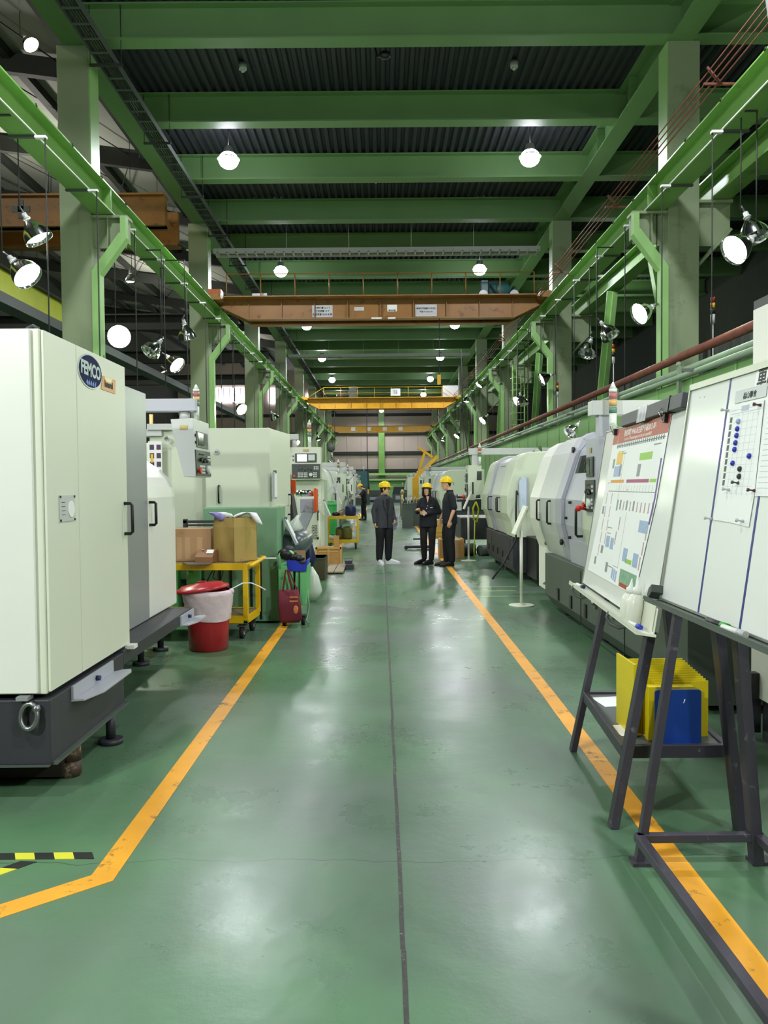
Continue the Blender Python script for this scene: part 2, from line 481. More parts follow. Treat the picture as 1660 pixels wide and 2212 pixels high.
# floor markings
def strip(name, pts, w, mt, z=0.002):
    m = MB()
    for (x0, y0), (x1, y1) in zip(pts, pts[1:]):
        pass
    L_, R_ = [], []
    P = [Vector(p) for p in pts]
    for i, p in enumerate(P):
        d0 = (P[i] - P[i-1]).normalized() if i else (P[1] - P[0]).normalized()
        d1 = (P[i+1] - P[i]).normalized() if i < len(P) - 1 else d0
        t = (d0 + d1).normalized(); nrm = Vector((-t.y, t.x)); k = w / 2 / max(0.3, t.dot(d1))
        L_.append(p + nrm * k); R_.append(p - nrm * k)
    for i in range(len(P) - 1):
        m.prism([L_[i], R_[i], R_[i+1], L_[i+1]], 'z', 0.0, z)
    return m.build(name, mt)
struct(strip('floor_marking', [(-2.2, 2.40), (-1.165, 3.28), (-1.148, 9), (-1.12, 14), (-1.12, 60)], 0.105, LINE), 'yellow line along the left side of the aisle bending left near the camera')
struct(strip('floor_marking', [(1.19, 1.2), (1.221, 2.76), (1.259, 6.24), (1.30, 16), (1.34, 60)], 0.105, LINE), 'yellow line along the right side of the aisle under the whiteboard stands')
m = MB(); x = -1.26; k = 0
while x > -2.6:
    m.mat(k % 2); m.prism([(x, 3.455), (x - 0.085, 3.455), (x - 0.115, 3.515), (x - 0.03, 3.515)], 'z', 0.0, 0.0025); x -= 0.085; k += 1
d = Vector((-0.55, -0.62)).normalized(); n_ = Vector((-d.y, d.x)); p = Vector((-1.52, 3.45)); k = 0
for i in range(14):
    q = p + d * 0.085
    m.mat(k % 2); m.prism([p + n_ * .03, q + n_ * .03, q - n_ * .03 + d * .04, p - n_ * .03 + d * .04], 'z', 0.0, 0.0022); p = q; k += 1
struct(m.build('floor_marking', [HAZB, HAZY]), 'black and yellow hazard tape corner beside the bend of the yellow line')
m = MB()
y = -1.0; random.seed(3)
while y < 60:
    y1 = y + 0.25; x0 = 0.062 - y * 0.0012 + random.uniform(-.002, .002)
    m.prism([(x0 - 0.008, y), (x0 + 0.008, y), (x0 + 0.008, y1), (x0 - 0.008, y1)], 'z', 0.0, 0.0015); y = y1
struct(m.build('floor_joint', JOINT), 'dark expansion joint along the middle of the aisle')
m = MB()
for (x0, x1, y) in ((1.35, 2.0, 12.2), (1.4, 2.1, 12.7), (1.35, 2.0, 11.6)):
    m.box((x0, y, 0), (x1, y + 0.03, 0.001))
struct(m.build('floor_marking', G_LITE), 'faint pale lines on the floor between the two right lathes')

# roof beams across the bays
def ibeam_x(mb, x0, x1, yc, z0, z1, fw=0.35, ft=0.03, wt=0.03):
    mb.box((x0, yc - fw/2, z0), (x1, yc + fw/2, z0 + ft)); mb.box((x0, yc - fw/2, z1 - ft), (x1, yc + fw/2, z1))
    mb.box((x0, yc - wt/2, z0 + ft), (x1, yc + wt/2, z1 - ft))
def ibeam_y(mb, xc, y0, y1, z0, z1, fw=0.35, ft=0.03, wt=0.03):
    mb.box((xc - fw/2, y0, z0), (xc + fw/2, y1, z0 + ft)); mb.box((xc - fw/2, y0, z1 - ft), (xc + fw/2, y1, z1))
    mb.box((xc - wt/2, y0, z0 + ft), (xc + wt/2, y1, z1 - ft))
m = MB(); ibeam_x(m, -5.35, 13.9, 0, 9.67, 10.32)
rb = m.build('roof_beam', G_BEAM); rb.location = (0, 15.0, 0)
for i in range(21):
    o = rb if i == 0 else rb.copy()
    if i: COL.objects.link(o)
    o.location = (0, 15.0 + 3.333 * i, 0)
    tag(o, 'green steel roof beam crossing the hall, %s counted from the camera' % ORD[i], 'beam', 'roof beams across the main hall')
for s, nm in ((-1, 'left'), (1, 'right')):
    m = MB(); ibeam_y(m, s * 5.52, 4, 88, 9.66, 10.3, 0.44)
    for k in range(34): m.box((s*5.52 - 0.2, 5 + k*2.5, 9.7), (s*5.52 + 0.2, 5.02 + k*2.5, 10.26))
    tag(m.build('roof_girder', G_BEAM), 'green steel girder running along the tops of the %s columns' % nm, 'beam')
    # crane runway
    t = thing('crane_runway', 'bright green crane runway beam along the %s columns' % nm, 'beam', (s*5.08, 0, 6.63))
    m = MB(); ibeam_y(m, 0, 3.5, 88, 0, 0.46, 0.36, 0.025, 0.02)
    for k in range(9): m.box((-0.17, 14.98 + 10*k - 10, 0.02), (0.17, 15.0 + 10*k - 10, 0.44))
    part('beam', m, G_STEEL, t)
    m = MB(); m.box((-0.03, 3.5, 0.46), (0.03, 88, 0.53)); part('rail', m, STEEL, t)
    m = MB(); m.tube([(-s*0.185, 3.5, 0.015), (-s*0.185, 88, 0.015)], 0.011, 6); part('conduit', m, WHITE, t, 'thin white conduit along the bottom flange')
    m = MB()
    for k in range(60):
        y = 5 + k * 1.35
        m.tube([(-s*0.185, y, 0.47), (-s*0.20, y, 0.42)], 0.012, 5)
    part('clip', m, DARKST, t)['kind'] = 'stuff'
# runway of the neighbouring right bay, seen behind the right columns
m = MB(); ibeam_y(m, 6.28, 3.5, 88, 6.82, 7.3, 0.36)
tag(m.build('crane_runway', G_STEEL), 'dim green crane runway beam behind the right columns', 'beam')
# yellow runway in the left hall
t = thing('crane_runway', 'lime yellow crane beam in the left hall behind the first left column', 'beam', (-10, 0, 6.4))
m = MB(); m.box((-0.1, 4, 0.32), (0.1, 26, 0.96)); part('beam', m, YGRN, t)
m = MB(); m.box((-0.25, 4, 0.02), (0.25, 80, 0.3)); part('lower_girder', m, CHAR2, t, 'grey lower girder')
m = MB(); m.box((-0.25, 4, 0.95), (0.25, 26, 1.0)); part('walkway', m, DARKST, t)

# columns
def make_column(s):
    t = thing('steel_column', '', 'column', (0, 0, 0))
    m = MB(); m.box((s*5.29, 0, 0), (s*5.86, 0.5, 9.66)); m.box((s*5.27, -.01, 2.95), (s*5.88, 0.51, 3.15))
    part('shaft', m, G_COL, t, bevel=0.008)
    m = MB(); m.box((s*5.27, 0.02, 7.2), (s*5.29, 0.48, 9.66)); part('inner_flange', m, G_LITE, t)
    m = MB()   # bracket under the runway
    m.box((s*4.7, 0.18, 6.05), (s*5.29, 0.21, 6.58)); m.box((s*4.65, 0.05, 6.57), (s*5.29, 0.4, 6.62)); m.box((s*5.0, 0.06, 6.0), (s*5.02, 0.36, 6.58))
    m.box((s*4.68, 0.06, 6.15), (s*4.72, 0.36, 6.58))
    part('corbel', m, G_COL, t)
    m = MB(); m.bar((s*5.22, 0.05, 5.52), (s*4.70, 0.05, 6.22), 0.17, 0.2, (0, 1, 0)); m.bar((s*4.70, 0.05, 6.15), (s*4.70, 0.05, 6.57), 0.1, 0.17, (0, 1, 0))
    part('brace', m, G_LITE, t)
    m = MB(); m.box((s*5.12, -0.08, 0), (s*5.27, 0.14, 5.58)); part('post', m, G_LITE, t)
    m = MB(); m.box((s*5.2, -0.1, 0), (s*6.0, 0.6, 0.04)); part('base_plate', m, G_COL, t)
    if s > 0:
        m = MB(); m.box((5.86, 0.18, 6.0), (6.5, 0.21, 6.8)); m.bar((5.86, 0.2, 5.6), (6.5, 0.2, 6.3), 0.05, 0.2, (0, 1, 0)); m.box((5.86, 0.05, 6.76), (6.5, 0.4, 6.81))
        part('outer_corbel', m, G_COL, t)
    return t
for s, nm in ((-1, 'left'), (1, 'right')):
    c0 = make_column(s)
    for i in range(8):
        t = c0 if i == 0 else dup(c0)
        t.location = (0, 15 + 10*i, 0); WM[t.name] = Matrix.Translation(t.location)
        t['label'] = 'pale green steel column with angled bracket, %s in the %s row' % (ORD[i], nm)
        t['group'] = 'columns along the %s side of the hall' % nm
    # slanted bracing of the right row
for i in range(6):
    y0 = 13.9 + 10*i
    m = MB(); m.bar((6.25, y0 + 0.1, 1.0), (6.25, y0 - 2.1, 6.75), 0.28, 0.12, (1, 0, 0)); m.bar((6.17, y0 + 0.1, 1.0), (6.17, y0 - 2.1, 6.75), 0.07, 0.22, (1, 0, 0))
    tag(m.build('slanted_brace', G_LITE), 'slanted green brace beside the %s right column' % ORD[i], 'brace', 'slanted braces of the right column row')
    m = MB(); m.bar((6.25, y0 + 2.1, 1.0), (6.25, y0 + 4.9, 6.75), 0.2, 0.12, (1, 0, 0))
    tag(m.build('slanted_brace', G_STEEL), 'thinner slanted green brace beyond the %s right column' % ORD[i], 'brace', 'slanted braces of the right column row')

# left hall roof framing
for i in range(7):
    m = MB(); x = -6.5 - 2.1*i; z = 13.6 + (-5.75 - x) * 0.1354
    m.box((x - 0.12, 5, z - 0.3), (x + 0.12, 88, z - 0.02))
    tag(m.build('roof_purlin', DARKST), 'dark purlin under the left hall roof, %s from the columns' % ORD[i], 'beam', 'dark purlins of the left hall')
for i in range(9):
    y = 17.2 + 6.5*i
    m = MB(); m.prism([(-5.8, 12.95), (-22, 15.15), (-22, 15.7), (-5.8, 13.5)], 'y', y, y + 0.25)
    tag(m.build('roof_rafter', DARKST), 'dark rafter crossing the left hall roof, %s from the camera' % ORD[i], 'beam', 'dark rafters of the left hall')
    m = MB()
    for k in range(5):
        x = -6.2 - 3.0*k; z = 13.35 + (-5.75 - x)*0.1354
        m.tube([(x, y + 0.2, z), (x - 2.6, y + 6.4, z + .3)], 0.02, 5); m.tube([(x - 2.6, y + 0.2, z + .3), (x, y + 6.4, z)], 0.02, 5)
    tag(m.build('wind_bracing', DARKST), 'thin crossed rods under the left hall roof, in its %s bay' % ORD[i], 'bracing', 'crossed rods of the left hall roof')
for i, y in enumerate((34, 43, 52)):
    m = MB(); m.box((-21, y, 8.2), (-6, y + 0.4, 8.8)); m.box((-21, y - .3, 8.75), (-6, y + 0.7, 8.8))
    tag(m.build('cross_beam', DARKST), 'dark lower cross beam in the left hall, %s from the camera' % ORD[i], 'beam', 'lower cross beams of the left hall')

# cable tray above the left runway, ladders, service wires
t = thing('cable_tray', 'dark cable tray hanging under the roof beams on the left', 'cable tray', (-4.92, 0, 9.34))
m = MB(); m.box((-0.17, 6, -0.06), (-0.15, 86, 0.06)); m.box((0.15, 6, -0.06), (0.17, 86, 0.06))
k = 6
while k < 86: m.box((-0.15, k, -0.05), (0.15, k + 0.06, -0.03)); k += 0.45
part('ladder', m, CHAR2, t)
m = MB()
for j in range(5): m.tube([(-0.1 + 0.05*j, 6, -0.01), (-0.1 + 0.05*j + .02, 40, 0.0), (-0.1 + 0.05*j, 86, -0.01)], 0.018, 6)
part('cables', m, RUBBER, t)
m = MB()
k = 8.2
while k < 80:
    m.box((-0.3, k, -0.12), (0.3, k + 0.05, -0.08)); m.tube([(-0.28, k, -0.1), (-0.28, k, 0.98)], 0.008, 5); m.tube([(0.28, k, -0.1), (0.28, k, 0.98)], 0.008, 5); k += 3.333
part('hangers', m, DARKST, t)['kind'] = 'stuff'
for i, (y, z) in enumerate(((26.0, 9.03), (46.5, 9.0))):
    m = MB(); m.box((-5.3, y, z), (5.1, y + 0.03, z + 0.16)); m.box((-5.3, y + 0.45, z), (5.1, y + 0.48, z + 0.16))
    x = -5.2
    while x < 5.1: m.box((x, y, z + 0.02), (x + 0.05, y + 0.48, z + 0.05)); x += 0.3
    for x in (-3, -1, 1, 3): m.tube([(x, y + .2, z), (x, y + .2, 10.32)], 0.01, 5)
    tag(m.build('cable_ladder', LGREY), ['pale grey cable ladder crossing under the roof above the orange crane', 'pale grey cable ladder crossing the roof far down the hall'][i], 'cable ladder')
for i in range(4):
    m = MB(); m.tube([(4.78 - 0.05*i, 4, 7.22 + 0.05*i), (4.78 - 0.05*i, 88, 7.22 + 0.05*i)], 0.011, 5)
    tag(m.build('conductor_rail', RUST), 'thin red conductor wire above the right runway, %s from the hall side' % ORD[3 - i], 'wire', 'conductor wires above the right runway')
for i in range(16):
    y = 6.5 + 5*i
    m = MB(); m.box((4.55, y, 7.17), (5.0, y + 0.04, 7.2)); m.bar((4.80, y + .02, 7.18), (4.60, y + .02, 7.42), .03, .03, (0, 1, 0))
    tag(m.build('wire_bracket', RUST), 'small bracket holding the conductor wires, %s from the camera' % ORD[i], 'bracket', 'brackets of the conductor wires')
for i, (x, y) in enumerate(((-2.8, 17.0), (2.8, 17.0), (-0.1, 23.2), (0.6, 30))):
    m = MB(); m.cyl((x, y, 10.33), (x, y, 10.21), 0.09, 0.08, 12); m.cyl((x, y, 10.21), (x, y, 10.16), 0.05, 0.03, 12)
    tag(m.build('smoke_detector', LGREY), 'small round smoke detector on the dark roof deck, %s of four' % ORD[i], 'smoke detector', 'smoke detectors on the roof deck')
m = MB(); m.tube([(-0.1, 15.6, 10.33), (-0.12, 15.6, 10.1), (-0.02, 15.6, 9.72), (0.1, 15.5, 9.7)], 0.02, 6); m.ball((0.12, 15.5, 9.7), (0.12, 0.08, 0.08))
tag(m.build('sensor', BLACK), 'black sensor hanging by a bent cable at the first roof beam', 'sensor')

# right partition wall with pipes on top
t = struct(MB().box((4.6, 1.0, 0), (4.68, 87, 3.17)).build('wall_partition', G_WALL))
for k in range(57):
    y = 1.5 + 1.5*k
    m = MB(); m.box((4.585, y, 0), (4.6, y + 0.04, 3.17)); o = m.build('panel_rib', G_WALL, t)
def pipe(name, path, r, mt, label, cat='pipe', grp=None, clamps=True):
    m = MB(); m.tube(path, r, 10)
    return tag(m.build(name, mt), label, cat, grp)
pipe('steel_pipe', [(4.7, 1, 3.58), (4.7, 87, 3.58)], 0.065, RUST, 'rusty red pipe above the right partition wall')
pipe('steel_pipe', [(4.62, 1, 3.31), (4.62, 87, 3.31)], 0.06, PGREY, 'grey green pipe on top of the right partition wall, upper one')
pipe('steel_pipe', [(4.50, 1, 3.20), (4.50, 87, 3.20)], 0.045, PGREY, 'grey green pipe on top of the right partition wall, lower one')
for i in range(12):
    y = 8 + 3.6*i
    m = MB(); m.box((4.30, y, 3.20), (4.9, y + 0.05, 3.24))
    tag(m.build('pipe_support', CHAR2), 'small dark bracket carrying the wall pipes, %s from the camera' % ORD[i], 'bracket', 'brackets of the wall pipes')
for i, (y, z) in enumerate(((12.3, 3.1), (15.6, 3.1))):
    m = MB(); m.box((4.5, y, z - 0.2), (4.55, y + 0.08, z + 0.28)); m.ball((4.52, y + 0.04, z + .3), 0.05, 8)
    tag(m.build('pipe_valve', PGREY), 'small pipe drop valve on the right partition wall, %s one' % ['nearer', 'farther'][i], 'valve')
m = MB(); pts = []
y = 9
while y < 40: pts += [(y, 5.0), (y + .1, 5.06), (y + .2, 5.06), (y + .3, 5.0)]; y += 0.4
for a, b in zip(pts, pts[1:]): m.prism([(7.0 + a[1] - 5, a[0]), (7.03 + a[1] - 5, a[0]), (7.03 + b[1] - 5, b[0]), (7.0 + b[1] - 5, b[0])], 'z', 0, 4.6)
struct(m.build('wall_behind_partition', CHAR2))

# cranes
def crane(Y, gm, label, deep=0.6, rail=(-4.6, 4.6), slant=False, signs=None, bare=False, ztop=7.30):
    t = thing('overhead_crane', label, 'crane', (0, Y, 0))
    zb = ztop - deep
    m = MB()
    prof = [(-4.85, ztop), (4.85, ztop), (4.85, ztop - 0.22), (4.05, zb), (-4.05, zb), (-4.85, ztop - 0.22)]
    m.prism(prof, 'y', 0.1, 0.14); m.prism([(-4.9, ztop), (4.9, ztop), (4.9, ztop + 0.03), (-4.9, ztop + 0.03)], 'y', -0.02, 0.27)
    m.prism([(-4.05, zb), (4.05, zb), (4.05, zb - 0.03), (-4.05, zb - 0.03)], 'y', -0.02, 0.27)
    for s in (-1, 1): m.prism([(s*4.05, zb), (s*4.85, ztop - 0.22), (s*4.85, ztop - 0.25), (s*4.05, zb - 0.03)], 'y', -0.02, 0.27)
    if not bare:
        for k in range(9): m.box((-4.0 + k*1.0 - .01, -0.0, zb), (-4.0 + k*1.0 + .01, 0.1, ztop))
    part('front_girder', m, gm, t)
    if not bare:
        m = MB(); m.prism(prof, 'y', 0.95, 1.0); m.box((-4.05, 0.8, zb - 0.03), (4.05, 1.15, zb)); m.box((-4.9, 0.8, ztop), (4.9, 1.15, ztop + .03)); part('rear_girder', m, gm, t)
        m = MB()
        x0, x1 = rail; n = max(2, round((x1 - x0) / 1.08)); st = (x1 - x0) / n
        for k in range(n + 1): m.tube([(x0 + k*st, -0.28, ztop - 0.02), (x0 + k*st, -0.28, ztop + 0.66)], 0.018, 6)
        m.tube([(x0, -0.28, ztop + 0.66), (x1, -0.28, ztop + 0.66)], 0.018, 6)
        if slant:
            m.tube([(x0, -0.28, ztop + 0.3), (x1, -0.28, ztop + 0.3)], 0.014, 6)
            for s, xx in ((-1, x0), (1, x1)): m.tube([(xx, -0.28, ztop + 0.66), (s*4.7, -0.28, ztop + 0.05)], 0.018, 6); m.tube([(s*4.7, -.28, ztop), (s*4.7, -.28, ztop + .3)], 0.016, 6)
        part('railing', m, gm if slant else OCRANE, t)
        m = MB(); m.box((-4.7, -0.33, ztop - 0.02), (4.7, 0.1, ztop + 0.01)); part('walkway', m, gm, t)
    for s in (-1, 1):
        m = MB(); m.box((s*4.75, -0.5, ztop - 0.13), (s*5.25, 1.6, ztop + 0.05)); m.cyl((s*5.08, -0.3, 7.29), (s*5.0, -0.3, 7.29), 0.12, n=14)
        part('end_truck', m, gm, t)
    return t
c1 = crane(24.7, OCRANE, 'orange overhead travelling crane with white notice plates across the hall')
def plate(par, x0, z0, w, h, y, mt=LGREY, nm='notice_plate', lab=None):
    m = MB(); m.box((x0, y, z0), (x0 + w, y + 0.012, z0 + h)); o = part(nm, m, mt, par, lab); return o
p = plate(c1, -2.08, 6.74, 0.62, 0.36, 0.085); F = lambda x, z: fr((x, 0.082, z), (1, 0, 0), (0, 0, 1))
for k, s_ in enumerate(('大車載重 15.1 T', '額定荷重 15 T', '安全荷重 SAFE 載荷')): text_part('lettering', s_, 0.068, p, F(-1.77, 7.02 - 0.1*k), INKK, bold=.002)
p = plate(c1, 1.05, 6.74, 0.66, 0.36, 0.085)
for k, s_ in enumerate(('高雄機電起重機工程(股)', '電話 07-3353158')): text_part('lettering', s_, 0.055, p, F(1.38, 6.98 - 0.1*k), INKK, bold=.0015)
p = plate(c1, -0.8, 6.93, 0.3, 0.11, 0.085, lab='narrow blank plate')
p = plate(c1, 0.2, 6.9, 0.3, 0.2, 0.085, WHITE, lab='small plate with a double arrow')
m = MB(); m.prism([(0.23, 6.935), (0.28, 6.96), (0.28, 6.945), (0.42, 6.945), (0.42, 6.96), (0.47, 6.935), (0.42, 6.91), (0.42, 6.925), (0.28, 6.925), (0.28, 6.91)], 'y', 0.078, 0.086); part('arrow_mark', m, INKK, p)
m = MB(); m.box((-0.28, -0.03, 6.655), (0.03, -0.022, 6.70)); m.box((0.22, -0.03, 6.655), (0.45, -0.022, 6.70)); part('label_strip', m, WHITE, c1)
m = MB(); m.box((-5.25, 0.1, 7.33), (-4.85, 0.5, 7.62)); part('control_box', m, mat('orange_box', '#c4703a', .5), c1)
m = MB(); m.box((-3.9, 0.1, 7.35), (-3.45, 0.4, 7.48)); part('junction_box', m, LGREY, c1)
h = thing('hoist_trolley', 'teal electric hoist motor riding on top of the orange crane', 'hoist', (3.1, 25.0, 7.33))
m = MB(); m.cyl((0.25, 0.3, 0.3), (0.85, 0.3, 0.3), 0.25, n=18); m.cyl((0.85, 0.3, 0.25), (1.1, 0.3, 0.25), 0.16, n=14); part('drum', m, TEAL, h)
m = MB(); m.box((0.0, 0.0, 0.0), (1.15, 0.7, 0.08)); m.box((0.0, 0.05, 0.08), (0.2, 0.5, 0.55)); part('frame', m, TEAL, h)
for x in (0.05, 1.0):
    m = MB(); m.cyl((x, -0.03, 0.1), (x, 0.03, 0.1), 0.14, n=14); part('wheel', m, LGREY, h)
m = MB(); m.tube([(0.25, 0.02, 0.4), (0.45, -0.02, 0.12), (0.8, 0.0, 0.1), (1.0, 0.02, 0.35)], 0.03, 6); part('cable', m, RUBBER, h)
c2 = crane(52.6, YCRANE, 'yellow overhead crane with slanted railing ends, beyond the orange one', rail=(-3.7, 3.9), slant=True, deep=0.65)
p = plate(c2, 0.6, 7.4, 0.62, 0.46, -0.33, WHITE); text_part('lettering', '安全\n注意', 0.13, p, fr((0.9, -0.335, 7.63), (1, 0, 0), (0, 0, 1)), INKK)
m = MB(); m.box((4.0, 0.3, 7.35), (5.0, 0.7, 8.1)); part('electric_cabinet', m, LGREY, c2)
m = MB(); m.box((-2.1, 0.3, 7.35), (-1.6, 0.8, 8.1)); m.cyl((-2.9, .5, 7.6), (-2.2, .5, 7.6), .22); part('hoist_motor', m, CHAR2, c2)
h = thing('hook_block', 'grey hoist hook block hanging far down the hall on the left', 'hook', (-3.3, 52.72, 3.6))
m = MB(); m.ball((0, 0, 0.5), (0.26, 0.16, 0.28), 14); part('pulley_block', m, CHAR2, h)
m = MB(); m.tube([(0.03, 0, 0.2), (0.05, 0, -0.1), (0.2, 0, -0.35), (0.02, 0, -0.5), (-0.18, 0, -0.32)], 0.06, 8); part('hook', m, STEEL, h)
m = MB(); m.tube([(-0.25, 0, 0.6), (-0.25, 0, 3.03)], 0.02, 5); m.tube([(0.25, 0, 0.6), (0.25, 0, 3.03)], 0.02, 5); part('wire_rope', m, DARKST, h)
c3 = crane(77, YCRANE, 'plain orange yellow crane beam farthest down the hall', bare=True, deep=0.6)
for k in range(4):
    m = MB(); m.box((-2.9 + 1.5*k, 0.05, 6.85), (-2.5 + 1.5*k, 0.09, 7.2)); part('square_mark', m, WHITE, c3)
t = thing('overhead_crane', 'brown orange crane girder in the left hall behind the first columns', 'crane', (-13, 22.5, 8.78))
m = MB(); m.box((-8, 0, 0), (7.1, 0.25, 0.85)); m.box((-8, -0.12, 0.83), (7.1, 0.4, 0.88)); m.box((-8, -.12, 0), (7.1, .4, .05)); part('front_girder', m, OCRANE, t)
m = MB(); m.box((-8, 1.4, -0.1), (7.1, 1.6, 0.85)); m.box((-8, 1.3, -.12), (7.1, 1.8, -.05)); part('rear_girder', m, OCRANE, t)
for x in (3.15,):
    m = MB(); m.box((x - 0.25, -0.02, 0.42), (x + 0.25, 0, 0.58)); m.box((x - 0.08, -0.02, 0.25), (x + 0.08, 0, 0.75)); part('plus_mark', m, CHAR2, t)
m = MB(); m.box((5.8, -0.02, 0.5), (6.1, 0, 0.55)); part('minus_mark', m, CHAR2, t)
# pendant cables
def cable(path, r, label, bulk=None):
    t = thing('pendant_cable', label, 'cable', path[-1])
    m = MB(); m.tube(path, r, 6); part('cable', m, RUBBER, t, world=True)
    x, y, z = path[-1]
    m = MB(); m.box((x - 0.05, y - 0.04, z - 0.3), (x + 0.05, y + 0.04, z)); part('button_box', m, bulk or YCRANE, t, world=True)
cable([(1.78, 24.8, 6.72), (1.8, 25.0, 5.9), (1.78, 25, 5.0)], 0.012, 'thin cable hanging from the orange crane right of centre')
cable([(-0.95, 52.72, 6.63), (-0.95, 52.7, 4.0), (-0.9, 52.7, 1.4)], 0.025, 'long thin cable hanging from the yellow crane left of centre')
cable([(2.95, 30.0, 6.6), (3.0, 30, 4.2), (3.25, 30, 2.4), (3.35, 30, 1.3)], 0.02, 'curved cable hanging behind the man on the right')
cable([(-5.0, 14.7, 4.0), (-4.95, 14.7, 3.3), (-4.75, 14.7, 2.9)], 0.008, 'thin grey wire curling down the first left column', RUBBER)
# caged ladder on the right
t = thing('caged_ladder', 'green caged access ladder on the right beyond the second column', 'ladder', (5.1, 31.5, 0))
m = MB()
for x in (0, 0.45): m.tube([(x, 0, 0), (x, 0, 6.4)], 0.025, 6)
for k in range(22): m.tube([(0, 0, 0.2 + .28*k), (0.45, 0, 0.2 + .28*k)], 0.014, 6)
part('rails', m, G_STEEL, t)
m = MB()
for k in range(8):
    z = 3.0 + 0.45*k; m.tube([(-0.1 + 0.325 - 0.33*math.cos(a), -0.5*math.sin(a), z) for a in [PI*j/8 for j in range(9)]], 0.012, 5)
for a in (0.5, 1.1, 1.57, 2.1, 2.7): m.tube([(0.225 - 0.33*math.cos(a), -0.5*math.sin(a), 3.0), (0.225 - 0.33*math.cos(a), -0.5*math.sin(a), 6.15)], 0.012, 5)
part('cage', m, G_STEEL, t)

# =============== LAMPS ===============
# round overhead lamps between the roof beams
def make_highbay():
    t = thing('high_bay_lamp', '', 'lamp')
    m = MB(); m.lathe([(0.06, 0.32), (0.1, 0.3), (0.14, 0.12), (0.27, 0.0), (0.265, 0.0), (0.13, 0.1)], n=20, cap=False); part('housing', m, ALU, t)
    m = MB(); m.ball((0, 0, -0.02), (0.235, 0.235, 0.2), 20); part('lens', m, BULBW, t, 'glowing white lens')  # lens swollen into a globe, imitating the lamp's bloom by shape
    m = MB(); m.tube([(0, 0, 0.3), (0, 0, 0.93)], 0.012, 6); part('stem', m, DARKST, t)
    l = lamp('lamp_light', 'SPOT', (0, 0, -0.25), CEIL_W, CEIL_COL, 0.22, spot=R_(166), blend=0.25); l.parent = t
    return t
hb = make_highbay(); n = 0
for i in range(8):
    for s, nm in ((-1, 'left'), (1, 'right')):
        o = hb if n == 0 else dup(hb)
        o.location = (s*3.6, 9.6 + 10*i, 9.42); n += 1
        o['label'] = 'round white overhead lamp in the %s row, %s from the camera' % (nm, ORD[i]); o['group'] = 'round overhead lamps'
o = dup(hb, (0, 84, 9.42), 0, 'single round overhead lamp at the far end of the hall', 'round overhead lamps')
for s in (-1, 1):   # the rows continue behind the camera
    lamp('lamp_light', 'SPOT', (s*3.6, -0.4, 9.3), CEIL_W * 1.3, CEIL_COL, 0.22, aim=(s*3.6, -0.4, 0), spot=R_(166), blend=0.25)

def tilt(v):   # matrix whose -Z looks along v
    return Vector(v).to_track_quat('-Z', 'Y').to_matrix().to_4x4()
def make_reflector(lit, warm=False, power=None):
    """bell reflector, mouth towards local -Z, clamp at the back"""
    t = thing('hanging_floodlight', '', 'lamp')
    m = MB(); pr = [(0.045, 0.30), (0.06, 0.29), (0.085, 0.24), (0.14, 0.17), (0.185, 0.08), (0.2, 0.0), (0.208, -0.005), (0.205, 0.004), (0.19, 0.085), (0.145, 0.178), (0.09, 0.25), (0.045, 0.305)]
    m.lathe(pr, n=24, cap=False); part('reflector', m, CHROME, t)
    m = MB(); m.cyl((0, 0, 0.29), (0, 0, 0.42), 0.042, 0.035, 14); m.cyl((0, 0, 0.33), (0, 0, 0.345), 0.055, n=14); part('socket', m, LGREY, t)
    m = MB(); m.tube([(0, 0, 0.42), (0.02, 0, 0.5), (0.06, 0, 0.52)], 0.014, 6); m.tube([(-0.06, 0, 0.36), (-.02, 0, .47), (0.06, 0, 0.5)], 0.008, 6); part('clamp', m, STEEL, t)
    m = MB()
    if lit: m.ball((0, 0, 0.07), (0.17, 0.17, 0.07), 16); part('bulb', m, BULBO if warm else BULB, t, 'glowing bulb')
    else: m.ball((0, 0, 0.13), (0.05, 0.05, 0.09), 10); part('bulb', m, LGREY, t, 'unlit bulb')
    if lit:
        l = lamp('lamp_light', 'SPOT', (0, 0, -0.03), power or HID_W, (1, .8, .55) if warm else HID_COL, 0.15, spot=R_(150), blend=0.6); l.parent = t
    return t
protoL = {}; RODS = []
def flood(x, y, z, aim, lit, label, warm=False, power=None, drop=True):
    key = (lit, warm, power)
    M = Matrix.Translation((x, y, z)) @ tilt(aim)
    if z < 2.6: M = M @ Matrix.Scale(.5, 4)
    if key not in protoL:
        t = make_reflector(lit, warm, power); protoL[key] = t; t.matrix_world = M; WM[t.name] = M
        t['label'] = label
    else: t = dup(protoL[key], label=label, mx=M)
    t['group'] = 'chrome floodlights hung from rods' if z > 2.6 else 'chrome lamp shades on the lathes'
    RODS.append((t, M, x))
    return t
# support arms and rods under the runways
def make_drop(s, length):
    t = thing('drop_rod', '', 'rod')
    m = MB(); m.box((-s*0.12, 0, -0.02), (s*0.38, 0.06, 0.01)); part('arm', m, CHAR2, t)
    m = MB(); m.box((-s*0.16, -0.005, -0.03), (-s*0.0, 0.065, 0.004)); part('clip', m, WHITE, t, 'white end clip')
    m = MB(); m.tube([(-s*0.14, 0.03, -0.02), (-s*0.14, 0.03, -length)], 0.011, 6); part('rod', m, DARKST, t)
    return t
for s, nm in ((-1, 'left'), (1, 'right')):
    d0 = make_drop(s, 3.9)
    for i in range(22):
        y = 9.6 + 2.085*i + (.25 if i == 17 else 0)
        o = d0 if i == 0 else dup(d0)
        o.location = (s*4.9, y, 6.62)
        o['label'] = 'thin dark rod hanging from the %s runway beam, %s from the camera' % (nm, ORD[i]); o['group'] = 'rods under the %s runway' % nm
